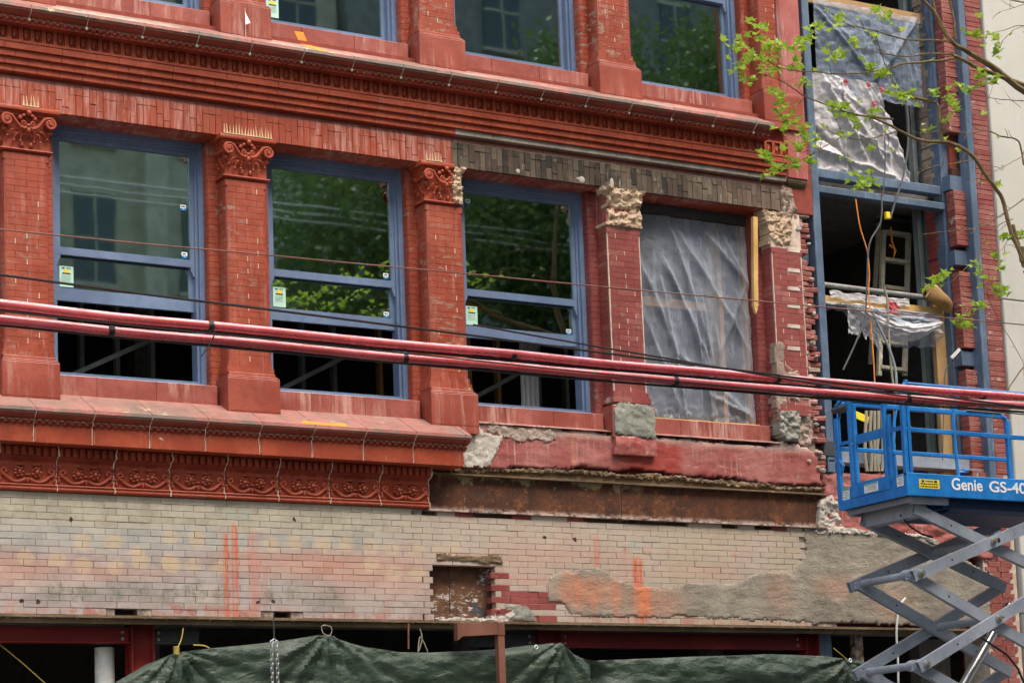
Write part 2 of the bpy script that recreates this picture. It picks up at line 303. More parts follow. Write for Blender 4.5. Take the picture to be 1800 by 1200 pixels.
def render_red():
    s = NT('worn_red_render', .8, .3); X, Y, Z = s.sep()
    c = s.mix(s.ramp(s.noise(1.3, 5), .35, .65), (.27, .065, .055), (.37, .14, .12))
    c = s.mix(s.ramp(s.math('ABSOLUTE', s.math('SUBTRACT', X, 3.75)), .45, .3), c, (.30, .045, .033))
    v = s.scale(s.pos, 16, 4, .7)
    st = s.mul(s.ramp(s.noise(1.5, 6, .7, v), .52, .72), s.ramp(s.noise(1.1, 2), .42, .55)); c = s.mix(st, c, (.50, .33, .29)); c = s.mix(s.mul(s.ramp(s.math('ADD', Z, s.mul(s.noise(7, 5), .12)), 6.13, 6.24), .8), c, (.52, .38, .32))
    v2 = s.scale(s.pos, 2, 1, 9); c = s.mix(s.mul(s.ramp(s.noise(3, 6, .75, v2, 1.), .58, .68), .55), c, (.5, .33, .29))
    c = s.mix(s.mul(s.ramp(s.noise(20, 5, .7), .6, .7), .5), c, (.14, .03, .03))
    x = at(1010, 800).x; c = streaks(s, c, [(x, .05, 6.2, 5.6, .7)], (.55, .24, .15))
    s.col(c); s.bump(s.math('ADD', s.noise(9, 7, .7, v2, 1.2), s.mul(s.noise(30, 5), .4)), .012, .8); return s.m
MAT['render_red'] = render_red()
MAT['white_plaster'] = painted('pale_scraped_plaster', (.46, .42, .36), (.58, .53, .46), streak=.5, streakcol=(.62, .3, .2), bumpd=.02, grime=.4, chip=.3, chipcol=(.3, .2, .15), rough=.85)
MAT['rubble'] = painted('broken_mortar_rubble', (.30, .22, .17), (.42, .33, .27), chip=.6, chipcol=(.25, .06, .04), streak=.2, bumpd=.02, grime=.6, rough=.9)
MAT['yellow_mortar'] = painted('old_bedding_mortar', (.12, .08, .04), (.22, .15, .08), bumpd=.02, grime=.6, rough=.9, chip=.3, chipcol=(.1, .05, .03))
MAT['quoin'] = painted('washed_red_corner_stone', (.36, .075, .06), (.42, .14, .12), streak=1.0, streakcol=(.55, .42, .38), nscale=1.5, grime=.2)

def glass():
    m = bpy.data.materials.new('window_glass'); m.use_nodes = True; t = m.node_tree; t.nodes.remove(t.nodes['Principled BSDF'])
    out = t.nodes['Material Output']; tr = t.nodes.new('ShaderNodeBsdfTransparent'); tr.inputs[0].default_value = (.55, .62, .57, 1)
    gl = t.nodes.new('ShaderNodeBsdfGlossy'); gl.inputs['Roughness'].default_value = .022; gl.inputs['Color'].default_value = (.80, 1, .90, 1)
    fr = t.nodes.new('ShaderNodeFresnel'); fr.inputs[0].default_value = 1.9; a = t.nodes.new('ShaderNodeMath'); a.operation = 'MULTIPLY_ADD'
    a.inputs[1].default_value = 1.7; a.inputs[2].default_value = .26; t.links.new(fr.outputs[0], a.inputs[0])
    ns = t.nodes.new('ShaderNodeTexNoise'); ns.inputs['Scale'].default_value = .9; g = t.nodes.new('ShaderNodeNewGeometry'); t.links.new(g.outputs['Position'], ns.inputs[0])
    bp = t.nodes.new('ShaderNodeBump'); bp.inputs['Distance'].default_value = .0018; bp.inputs['Strength'].default_value = .5; t.links.new(ns.outputs[0], bp.inputs['Height']); t.links.new(bp.outputs[0], gl.inputs['Normal'])
    mx = t.nodes.new('ShaderNodeMixShader'); t.links.new(a.outputs[0], mx.inputs[0]); t.links.new(tr.outputs[0], mx.inputs[1]); t.links.new(gl.outputs[0], mx.inputs[2])
    t.links.new(mx.outputs[0], out.inputs[0]); return m
MAT['glass'] = glass()

def plastic(name, dens, col, tilt=.35, crease=.8, sc_=1.):
    m = bpy.data.materials.new(name); m.use_nodes = True; t = m.node_tree; b = t.nodes['Principled BSDF']; out = t.nodes['Material Output']
    b.inputs['Base Color'].default_value = col + (1,); b.inputs['Roughness'].default_value = .42; b.inputs['Specular IOR Level'].default_value = .55
    tr = t.nodes.new('ShaderNodeBsdfTransparent'); g = t.nodes.new('ShaderNodeNewGeometry'); mask = []
    for (rot, sx, sz, lo, hi, k) in ((tilt, 5, .55, .50, .72, 1.), (-tilt * 1.6, 3.2, .5, .56, .70, .7), (tilt * .3, 11, 1.1, .55, .75, .5)):
        mp = t.nodes.new('ShaderNodeMapping'); mp.inputs['Rotation'].default_value = (0, rot, 0); mp.inputs['Scale'].default_value = (sx * sc_, 1, sz * sc_); t.links.new(g.outputs['Position'], mp.inputs[0])
        ns = t.nodes.new('ShaderNodeTexNoise'); ns.inputs['Scale'].default_value = 1.3; ns.inputs['Detail'].default_value = 5; ns.inputs['Distortion'].default_value = .9; t.links.new(mp.outputs[0], ns.inputs[0])
        mr = t.nodes.new('ShaderNodeMapRange'); mr.inputs[1].default_value = lo; mr.inputs[2].default_value = hi; mr.inputs[3].default_value = 0; mr.inputs[4].default_value = k * crease; t.links.new(ns.outputs[0], mr.inputs[0]); mask.append((mr.outputs[0], ns.outputs[0]))
    def add(x, y):
        n = t.nodes.new('ShaderNodeMath'); n.operation = 'ADD'; n.use_clamp = True
        for i, q in enumerate((x, y)):
            if isinstance(q, float): n.inputs[i].default_value = q
            else: t.links.new(q, n.inputs[i])
        return n.outputs[0]
    sm = add(add(mask[0][0], mask[1][0]), mask[2][0]); mlt = t.nodes.new('ShaderNodeMath'); mlt.operation = 'MULTIPLY_ADD'; t.links.new(sm, mlt.inputs[0]); mlt.inputs[1].default_value = (1 - dens) * .75; mlt.inputs[2].default_value = dens; mlt.use_clamp = True
    bp = t.nodes.new('ShaderNodeBump'); bp.inputs['Distance'].default_value = .02; bp.inputs['Strength'].default_value = .9; t.links.new(add(mask[0][1], mask[1][1]), bp.inputs['Height']); t.links.new(bp.outputs[0], b.inputs['Normal'])
    mx = t.nodes.new('ShaderNodeMixShader'); lw = t.nodes.new('ShaderNodeLayerWeight'); lw.inputs[0].default_value = .35; lm = t.nodes.new('ShaderNodeMath'); lm.operation = 'MULTIPLY_ADD'; lm.use_clamp = True; lm.inputs[1].default_value = .55; t.links.new(lw.outputs['Facing'], lm.inputs[0]); t.links.new(mlt.outputs[0], lm.inputs[2]); t.links.new(lm.outputs[0], mx.inputs[0]); t.links.new(tr.outputs[0], mx.inputs[1]); t.links.new(b.outputs[0], mx.inputs[2]); t.links.new(mx.outputs[0], out.inputs[0])
    return m
MAT['film'] = plastic('clear_plastic_film', .25, (.42, .47, .56), .35, .2)
MAT['film_top'] = plastic('thin_plastic_film', .24, (.30, .38, .50), .8, .2)
MAT['film_white'] = plastic('milky_plastic_film', .45, (.68, .66, .67), 1., .3)

def tarp_mat():
    s = NT('green_tarpaulin', .4, .55)
    s.col(s.mix(s.noise(1.4, 5), (.019, .035, .021), (.036, .062, .037)))
    v = s.scale(s.pos, 1, 1, 2.2); s.bump(s.math('ADD', s.noise(5, 6, .6, v, 1.), s.mul(s.noise(40, 4, .6), .15)), .035, .8)
    s.set(s.b.inputs['Roughness'], s.ramp(s.noise(6, 4), .3, .7, .42, .6)); return s.m
MAT['tarp'] = tarp_mat()

def leafmat(name, c1, c2, trans=.4):
    m = bpy.data.materials.new(name); m.use_nodes = True; t = m.node_tree; b = t.nodes['Principled BSDF']; out = t.nodes['Material Output']
    oi = t.nodes.new('ShaderNodeObjectInfo'); g = t.nodes.new('ShaderNodeNewGeometry'); ns = t.nodes.new('ShaderNodeTexNoise'); ns.inputs['Scale'].default_value = 6
    t.links.new(g.outputs['Position'], ns.inputs[0]); ad = t.nodes.new('ShaderNodeMath'); ad.operation = 'MULTIPLY_ADD'; ad.inputs[1].default_value = .6
    t.links.new(oi.outputs['Random'], ad.inputs[0]); ml = t.nodes.new('ShaderNodeMath'); ml.operation = 'MULTIPLY'; ml.inputs[1].default_value = .5; t.links.new(ns.outputs[0], ml.inputs[0]); t.links.new(ml.outputs[0], ad.inputs[2])
    mx = t.nodes.new('ShaderNodeMix'); mx.data_type = 'RGBA'; t.links.new(ad.outputs[0], mx.inputs[0]); mx.inputs[6].default_value = c1 + (1,); mx.inputs[7].default_value = c2 + (1,)
    t.links.new(mx.outputs[2], b.inputs['Base Color']); b.inputs['Roughness'].default_value = .45
    tl = t.nodes.new('ShaderNodeBsdfTranslucent'); t.links.new(mx.outputs[2], tl.inputs[0]); ms = t.nodes.new('ShaderNodeMixShader'); ms.inputs[0].default_value = trans
    t.links.new(b.outputs[0], ms.inputs[1]); t.links.new(tl.outputs[0], ms.inputs[2]); t.links.new(ms.outputs[0], out.inputs[0]); return m
MAT['leaf'] = leafmat('spring_leaf', (.28, .44, .035), (.50, .60, .09), .45)
MAT['crown'] = leafmat('street_tree_foliage', (.09, .16, .035), (.17, .235, .07), .45)

# ------------------------------------------------------------------ mesh + object helpers
class MB:
    def __init__(s): s.v = []; s.f = []; s.mi = []; s.cur = 0; s.mats = []
    def use(s, mname):
        if mname not in s.mats: s.mats.append(mname)
        s.cur = s.mats.index(mname); return s
    def add(s, vs_, fs):
        o = len(s.v); s.v += [tuple(p) for p in vs_]; s.f += [tuple(i + o for i in f) for f in fs]; s.mi += [s.cur] * len(fs); return s
    def box(s, x0, x1, y0, y1, z0, z1):
        return s.add([(x0, y0, z0), (x1, y0, z0), (x1, y1, z0), (x0, y1, z0), (x0, y0, z1), (x1, y0, z1), (x1, y1, z1), (x0, y1, z1)],
                     [(0, 3, 2, 1), (4, 5, 6, 7), (0, 1, 5, 4), (1, 2, 6, 5), (2, 3, 7, 6), (3, 0, 4, 7)])
    def cbox(s, x0, x1, y0, y1, z0, z1, b=.004, j=0., r=rnd):
        """box with chamfered front (-Y) edges"""
        J = lambda: (r.random() - .5) * 2 * j
        V = [(x0, y1, z0), (x1, y1, z0), (x1, y1, z1), (x0, y1, z1),
             (x0 + J(), y0 + b, z0 + J()), (x1 + J(), y0 + b, z0 + J()), (x1 + J(), y0 + b, z1 + J()), (x0 + J(), y0 + b, z1 + J()),
             (x0 + b, y0 + J(), z0 + b), (x1 - b, y0 + J(), z0 + b), (x1 - b, y0 + J(), z1 - b), (x0 + b, y0 + J(), z1 - b)]
        return s.add(V, [(0, 3, 2, 1), (8, 9, 10, 11), (0, 1, 5, 4), (1, 2, 6, 5), (2, 3, 7, 6), (3, 0, 4, 7), (4, 5, 9, 8), (5, 6, 10, 9), (6, 7, 11, 10), (7, 4, 8, 11)])
    def tube(s, pts, r, n=8, cap=True):
        pts = [Vector(p) for p in pts]; N = len(pts); rs = r if isinstance(r, (list, tuple)) else [r] * N
        V = []; up = Vector((0, 0, 1)); prev = None
        for i, p in enumerate(pts):
            d = (pts[min(i + 1, N - 1)] - pts[max(i - 1, 0)]);
            if d.length < 1e-9: d = Vector((1, 0, 0))
            d.normalize()
            a = prev if prev is not None else (up if abs(d.z) < .9 else Vector((1, 0, 0)))
            a = a - d * a.dot(d)
            if a.length < 1e-6: a = d.orthogonal()
            a.normalize(); prev = a; b = d.cross(a)
            for k in range(n):
                t = 2 * PI * k / n; V.append(p + (a * math.cos(t) + b * math.sin(t)) * rs[i])
        Fc = []
        for i in range(N - 1):
            for k in range(n):
                k2 = (k + 1) % n; Fc.append((i * n + k, i * n + k2, (i + 1) * n + k2, (i + 1) * n + k))
        if cap: Fc.append(tuple(range(n - 1, -1, -1))); Fc.append(tuple((N - 1) * n + k for k in range(n)))
        return s.add(V, Fc)
    def bar(s, p, q, w, h, side=(0, 1, 0)):
        """rectangular bar p->q, w across `side`, h across the other"""
        p = Vector(p); q = Vector(q); d = (q - p).normalized(); a = Vector(side); a = (a - d * a.dot(d)).normalized(); b = d.cross(a)
        V = [e + a * (sx * w / 2) + b * (sz * h / 2) for e in (p, q) for sx, sz in ((-1, -1), (1, -1), (1, 1), (-1, 1))]
        return s.add(V, [(0, 1, 2, 3), (7, 6, 5, 4), (0, 4, 5, 1), (1, 5, 6, 2), (2, 6, 7, 3), (3, 7, 4, 0)])
    def prof(s, pr, x0, x1, closed=True):
        """profile [(y,z)..] extruded along X"""
        n = len(pr); V = [(x0, y, z) for y, z in pr] + [(x1, y, z) for y, z in pr]
        Fc = [(i, (i + 1) % n, (i + 1) % n + n, i + n) for i in range(n if closed else n - 1)]
        if closed: Fc += [tuple(range(n - 1, -1, -1)), tuple(range(n, 2 * n))]
        return s.add(V, Fc)
    def prism(s, pts, y0, y1):
        """polygon in XZ extruded in Y"""
        n = len(pts); V = [(x, y0, z) for x, z in pts] + [(x, y1, z) for x, z in pts]
        return s.add(V, [tuple(range(n)), tuple(range(2 * n - 1, n - 1, -1))] + [(i, i + n, (i + 1) % n + n, (i + 1) % n) for i in range(n)])
    def prismz(s, pts, z0, z1):
        n = len(pts); V = [(x, y, z0) for x, y in pts] + [(x, y, z1) for x, y in pts]
        return s.add(V, [tuple(range(n - 1, -1, -1)), tuple(range(n, 2 * n))] + [(i, (i + 1) % n, (i + 1) % n + n, i + n) for i in range(n)])
    def ball(s, c, rx, ry, rz, n=8, m=5):
        V = [(c[0], c[1], c[2] - rz)]
        for i in range(1, m):
            t = PI * i / m - PI / 2
            for k in range(n): V.append((c[0] + rx * math.cos(t) * math.cos(2 * PI * k / n), c[1] + ry * math.cos(t) * math.sin(2 * PI * k / n), c[2] + rz * math.sin(t)))
        V.append((c[0], c[1], c[2] + rz)); Fc = [(0, 1 + (k + 1) % n, 1 + k) for k in range(n)]
        for i in range(m - 2):
            for k in range(n): k2 = (k + 1) % n; Fc.append((1 + i * n + k, 1 + i * n + k2, 1 + (i + 1) * n + k2, 1 + (i + 1) * n + k))
        L = len(V) - 1; b = 1 + (m - 2) * n; Fc += [(b + k, b + (k + 1) % n, L) for k in range(n)]
        return s.add(V, Fc)
    def grid(s, fn, nu, nv):
        V = [fn(i / nu, j / nv) for j in range(nv + 1) for i in range(nu + 1)]
        return s.add(V, [(j * (nu + 1) + i, j * (nu + 1) + i + 1, (j + 1) * (nu + 1) + i + 1, (j + 1) * (nu + 1) + i) for j in range(nv) for i in range(nu)])
    def mesh(s, name, mats=None, origin=None, smooth=False):
        o = Vector(origin) if origin is not None else Vector((0, 0, 0))
        me = bpy.data.meshes.new(name); me.from_pydata([(x - o.x, y - o.y, z - o.z) for x, y, z in s.v], [], s.f)
        for mn_ in (mats or s.mats or ['red']): me.materials.append(MAT[mn_])
        if len(s.mats) > 1 and mats is None: me.polygons.foreach_set('material_index', s.mi)
        if smooth:
            me.polygons.foreach_set('use_smooth', [True] * len(me.polygons))
            if smooth != 'all': me.set_sharp_from_angle(angle=math.radians(smooth if smooth is not True else 40))
        me.update(); return me
    def centre(s):
        a = np.array(s.v); lo = a.min(0); hi = a.max(0); return Vector(((lo[0] + hi[0]) / 2, (lo[1] + hi[1]) / 2, lo[2]))

WL = {}
def place(name, me, parent, loc, rot=None, label=None, kind=None):
    o = bpy.data.objects.new(name, me); COL.objects.link(o); loc = Vector(loc); WL[o] = loc
    if parent is not None: o.parent = parent; o.location = loc - WL[parent]
    else: o.location = loc
    if rot: o.rotation_euler = rot
    if label: o['label'] = label
    if kind: o['kind'] = kind
    return o
def part(name, mb, mat, parent, smooth=False, label=None, kind=None):
    c = mb.centre(); return place(name, mb.mesh(name, [mat] if isinstance(mat, str) else mat, c, smooth), parent, c, None, label, kind)
def thing(name, label, cat, loc, group=None):
    o = bpy.data.objects.new(name, None); COL.objects.link(o); o.location = loc; WL[o] = Vector(loc); o.empty_display_size = .2
    o['label'] = label; o['category'] = cat
    if group: o['group'] = group
    return o
def solo(name, mb, mat, label, cat, smooth=False, group=None):
    o = part(name, mb, mat, None, smooth); o['label'] = label; o['category'] = cat
    if group: o['group'] = group
    return o
def struct(name, mb, mat, smooth=False):
    o = part(name, mb, mat, None, smooth); o['kind'] = 'structure'; return o
def nz(x, y, z=0.): return mn.noise(Vector((x, y, z)))
def fbm(x, y, z=0., o=4): return mn.fractal(Vector((x, y, z)), .9, 2.1, o)

def inside(p, poly):
    x, y = p; c = False; n = len(poly); j = n - 1
    for i in range(n):
        xi, yi = poly[i]; xj, yj = poly[j]
        if (yi > y) != (yj > y) and x < (xj - xi) * (y - yi) / (yj - yi) + xi: c = not c
        j = i
    return c
def rough(mb, poly, yf, cell=.025, amp=.012, freq=6, yback=.06, edge=.01, zs=1., seed=0, fine=.004):
    """irregular slab: grid cells whose centre lies in the XZ polygon, front displaced, sides closed back to yback"""
    xs = [p[0] for p in poly]; zs_ = [p[1] for p in poly]; x0, x1, z0, z1 = min(xs), max(xs), min(zs_), max(zs_)
    nx = int((x1 - x0) / cell) + 1; nz_ = int((z1 - z0) / cell) + 1
    keep = set()
    for i in range(nx):
        for j in range(nz_):
            X = x0 + (i + .5) * cell; Z = z0 + (j + .5) * cell
            q = (X + edge * (nz(X * 7, Z * 7, 3 + seed) * 1.6 + nz(X * 31, Z * 31, seed) * .9), Z + edge * (nz(X * 5.3, Z * 6, 9 + seed) * 1.5 + nz(X * 27, Z * 27, seed + 5) * .9 + nz(X * 61, Z * 61, seed) * .35))
            if inside(q, poly): keep.add((i, j))
    idx = {}; V = []; Fc = []
    def vert(i, j, back=False):
        k = (i, j, back)
        if k not in idx:
            X = x0 + i * cell; Z = z0 + j * cell
            jx = cell * .3 * nz(X * 31, Z * 31, seed); jz = cell * .3 * nz(X * 31, Z * 31, seed + 7)
            b = sum(((a, c) in keep) for a in (i - 1, i) for c in (j - 1, j))
            y = yback if back else (yf(X, Z) if callable(yf) else yf) - amp * fbm(X * freq, Z * freq * zs, seed) - fine * nz(X * 25, Z * 25, seed) + (.006 if b < 4 else 0)
            idx[k] = len(V); V.append((X + jx, y, Z + jz))
        return idx[k]
    for (i, j) in keep:
        Fc.append((vert(i, j), vert(i + 1, j), vert(i + 1, j + 1), vert(i, j + 1)))
        for (a, b, c, d, e) in ((i, j - 1, (i, j), (i + 1, j), 0), (i + 1, j, (i + 1, j), (i + 1, j + 1), 0), (i, j + 1, (i + 1, j + 1), (i, j + 1), 0), (i - 1, j, (i, j + 1), (i, j), 0)):
            if (a, b) not in keep: Fc.append((vert(*d), vert(*c), vert(*c, True), vert(*d, True)))
    return mb.add(V, Fc)
def P2(pts, Y=0.): return [(at(u, v, Y).x, at(u, v, Y).z) for u, v in pts]

# ------------------------------------------------------------------ ground
mb = MB(); mb.box(-300, 300, -300, 300, -.4, -.02); struct('ground', mb, 'asphalt')
mb = MB(); mb.box(-120, 120, -17.5, -5.6, -.15, 0.0); struct('road', mb, 'asphalt')
mb = MB(); mb.box(-120, 120, -5.6, -.2, -.15, .13); struct('pavement', mb, 'pavement')
mb = MB(); mb.box(-120, 120, -28.6, -17.5, -.15, .13); struct('pavement', mb, 'pavement')

# ------------------------------------------------------------------ THE BUILDING
B = thing('brick_building', 'old red brick and terracotta building with blue sash windows, its ornament half stripped off', 'building', (0, .4, 0))
PX = [-3.74 + 2.40 * k for k in range(5)]            # pier centres
CO = .0677                                           # brick course
DZ = 4.10                                            # storey height

# core walls: everything behind the ornament, with real openings
def wall_strip(mb, x0, x1, z0, z1, y0=.12, y1=.55): mb.box(x0, x1, y0, y1, z0, z1)
mb = MB()
wall_strip(mb, -9, 6.32, 3.99, 6.24, .10 + .06)      # between storefront and first floor windows
wall_strip(mb, -9, 6.32, 9.14, 10.34, .02)
mb.box(-9, -6.2, .1, .55, 6.24, 16)
for k in range(-1, 5):
    xc = PX[0] + 2.4 * k; w_ = .34
    wall_strip(mb, xc - w_, xc + w_, 6.24, 9.14, .24); wall_strip(mb, xc - w_, xc + w_, 10.34, 13.4, .24)
wall_strip(mb, -9, 6.3, 13.4, 16, .05)
core = part('wall', mb, 'red_mortar', B)
for q_ in ((6.3, 8.795, .18, .5, 3.99, 5.72), (8.8, 9.3, .2, .6, 0, 16), (-9, -6.5, .1, .5, 0, 3.985)): mb = MB(); mb.box(*q_); part('wall', mb, 'red_mortar', B)
# interior: floors, back and side walls
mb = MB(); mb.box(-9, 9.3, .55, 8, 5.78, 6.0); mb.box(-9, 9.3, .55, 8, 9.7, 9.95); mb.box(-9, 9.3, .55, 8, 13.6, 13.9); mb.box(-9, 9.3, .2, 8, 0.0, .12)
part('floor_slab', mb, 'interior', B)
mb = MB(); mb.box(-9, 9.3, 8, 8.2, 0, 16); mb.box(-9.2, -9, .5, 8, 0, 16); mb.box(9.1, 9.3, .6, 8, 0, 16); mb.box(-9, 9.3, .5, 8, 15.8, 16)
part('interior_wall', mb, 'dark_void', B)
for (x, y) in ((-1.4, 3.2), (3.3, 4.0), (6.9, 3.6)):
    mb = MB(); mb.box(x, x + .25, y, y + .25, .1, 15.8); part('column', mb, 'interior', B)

PK = [at(222, 1070).x, at(497, 1073).x, at(716, 1077).x]
# ---------- lower band: cream brick courses with the wall opening, the pockets and the torn left edge
band = place('brick_band', (lambda m: m.mesh('brick_band', ['dark_mortar'], (0, 0, 3.985)))(MB().box(-9, .47, .002, .16, 4.053, 5.2).box(-9, PK[0] - .12, .006, .16, 3.985, 4.053).box(PK[0] + .12, PK[1] - .1, .006, .16, 3.985, 4.053).box(PK[1] + .1, PK[2] - .11, .006, .16, 3.985, 4.053).box(.47, .66, .006, .16, 4.66, 5.2).box(.66, 1.6, .005, .16, 4.66, 5.135).box(1.58, 6.3, .005, .16, 3.985, 5.13)), B, (0, 0, 3.985))
def brick_variants(name, L, H, D, mat, n=6, b=.0028, j=.0012):
    out = []
    for i in range(n):
        m = MB(); m.cbox(-L / 2 + .0016, L / 2 - .0016, 0, D, .0013, H - .0013, b, j, random.Random(i * 7 + 3)); out.append(m.mesh(name, [mat]))
    return out
bv = brick_variants('brick', .24, CO, .10, 'band'); bvh = brick_variants('brick', .12, CO, .10, 'band', 4)
bvr = brick_variants('brick', .24, CO, .10, 'maroon', 4); bvl = brick_variants('brick', .48, CO, .10, 'band', 4)
cand = []
pock = [at(222, 1070), at(497, 1073), at(716, 1077)]
for r in range(18):
    z = 3.985 + r * CO; x = -6.92 + (.12 if r % 2 else 0) + .01 * math.sin(r * 5)
    while x < 6.0:
        xc = x; z2 = z + CO / 2; skip = False; half = None
        if z2 < 4.60 and .62 < xc < 1.66:
            skip = True
        # torn left edge of the opening: alternate courses project
        if r == 0 and any(abs(xc - p.x) < .15 for p in pock): skip = True
        if r == 17 and xc > .82: skip = True
        if r == 17 and xc <= .82 and xc > .62: skip = True
        lng = (not skip) and rnd.random() < .16 and r > 0 and r < 16 and not (z2 < 4.62 and -.1 < xc < 1.9) and xc < 5.4
        if lng: cand.append((r, xc + .12, z, 'l')); x += .48; continue
        if not skip and xc < 5.86: cand.append((r, xc, z, 'n'))
        x += .24
# top broken course right of the frieze
i = 0
for x in np.arange(.95, 6.0, .24):
    if i % 7 not in (2, 8) and not (3.05 < x < 3.9) and i % 5 != 3: cand.append((17, x + rnd.uniform(-.02, .02), 3.985 + 16.9 * CO, 'r' if i % 3 == 1 else 'n'))
    i += 1
# teeth of the opening
for r in range(0, 9):
    z = 3.985 + r * CO
    cand.append((r, .60 if r % 2 else .50, z, 'h')); 
    if r % 2 == 0: cand.append((r, .70, z, 't'))
    cand.append((r, 1.60 + .03 * nz(r * 1.7, 4.), z, 'q'))
GP = P2([(964, 1015), (972, 1009), (984, 1007), (996, 999), (1013, 1004), (1020, 996), (1033, 1001), (1051, 996), (1069, 1003), (1084, 1016), (1104, 1024), (1118, 1032), (1144, 1034), (1167, 1034), (1193, 1034), (1207, 1025), (1233, 1024), (1260, 1025), (1289, 1026), (1300, 1020), (1313, 1017), (1333, 1003), (1352, 1006), (1373, 1002), (1390, 1008), (1400, 993), (1413, 984), (1417, 973), (1415, 950), (1414, 934), (1435, 931), (1473, 932), (1533, 937), (1617, 942), (1660, 962), (1700, 985), (1735, 1005), (1742, 1050), (1740, 1104), (1663, 1101), (1510, 1094), (1433, 1094), (1380, 1091), (1313, 1088), (1270, 1086), (1233, 1087), (1200, 1080), (1155, 1085), (1104, 1084), (1100, 1080), (1096, 1084), (1030, 1083), (1000, 1081), (995, 1063), (982, 1060), (964, 1054)], -.01)
cand = [c for c in cand if not (c[0] < 17 and all(inside((c[1] + dx, c[2] + dz), GP) for dx in (-.12, .12) for dz in (0, CO)))]
cand.sort(key=lambda c: (c[3] in 'nl', c[1] < -4.2, c[1] + .3 * rnd.random()))
restv = MB(); cnt = 0
for (r, x, z, k) in cand:
    y = -.006 + .004 * nz(x * 3, z * 7); y += rnd.uniform(-.0025, .0025)
    rot = (0, rnd.uniform(-.006, .006), 0)
    red = (k == 'r') or (k in 'nq' and 1.6 < x < 2.35 and z < 4.30)
    if cnt < 300:
        me = rnd.choice(bvh if k in 'tqh' and k != 'h' else (bvr if red else bv))
        if k == 'h': me = rnd.choice(bv)
        if k == 'l': me = rnd.choice(bvl)
        if k == 'q': me = rnd.choice(bvr if r % 2 else bvh)
        place('brick', me, band, (x, y, z), rot); cnt += 1
    else:
        restv.use('maroon' if red else 'band'); hl = .2384 if k == 'l' else .1184; restv.cbox(x - hl, x + hl, y, y + .1, z + .0013, z + CO - .0013, .0028, .0012)
o = part('bricks', restv, None, band, kind='stuff')
# opening: rusty plates recessed, timber lintel, sill rubble
mb = MB(); mb.box(.44, 1.035, .15, .165, 3.99, 4.64); part('rusty_plate', mb, 'plate', band)
mb = MB(); mb.box(1.045, 1.66, .145, .16, 3.99, 4.64); part('rusty_plate', mb, 'plate', band)
mb = MB(); mb.box(.4, 1.8, .17, .3, 3.99, 4.66); part('backing_wall', mb, 'dark_mortar', band)
mb = MB(); rough(mb, P2([(767, 972), (880, 976), (882, 992), (872, 990), (767, 984)]), -.022, .012, .010, 9, .14, .01, zs=3, seed=4); part('timber_lintel', mb, 'old_wood', band, True)
mb = MB(); rough(mb, P2([(862, 1086), (868, 1078), (884, 1080), (897, 1070), (908, 1078), (905, 1092), (780, 1092), (765, 1086)]), -.02, .014, .03, 14, .12, .015, seed=5)
part('mortar_rubble', mb, 'white_plaster', band, True)
for (u, v, c) in ((873, 1073, 'raw_red'), (893, 1073, 'raw_red')):
    p = at(u, v, .03); mb = MB(); mb.ball((p.x, .03, p.z), .05, .06, .035, 7, 5); part('brick_stub', mb, c, band, True)
# black backs put the shade of the empty pockets into colour
for p in pock:
    mb = MB(); mb.box(p.x - .2, p.x + .2, .15, .17, 3.985, 4.06); part('pocket_shade', mb, 'black', band)
mb = MB(); rough(mb, P2([(886, 1060), (905, 1062), (925, 1064), (940, 1080), (943, 1090), (905, 1090), (890, 1072)], -.012), -.016, .014, .012, 12, .02, .01, seed=8); part('mortar_smear', mb, 'cement', band, True)
# grey render patches
mb = MB(); rough(mb, GP, -.014, .02, .007, 4.5, .02, .02, zs=2.2, seed=1, fine=.003); part('cement_render', mb, 'render', B, 'all')
# angle iron carrying the brick, with rivets
mb = MB(); mb.box(-9, 9.0, -.035, .16, 3.955, 3.983); mb.box(-9, 9.0, .02, .045, 3.90, 3.955); part('lintel_angle', mb, 'old_wood', B, label='grimy iron lintel angle with a row of rivets')
mb = MB(); mb.box(-9, 9.0, .05, .55, 3.93, 3.952); part('soffit_board', mb, 'interior', B)
for i in range(58):
    x = -6.55 + i * .235; mb = MB(); mb.ball((0, 0, 0), .014, .014, .012, 6, 4)
    if i == 0: riv = mb.mesh('rivet', ['cement'], None, True)
    place('rivet', riv, B, (x, -.0, 3.95))

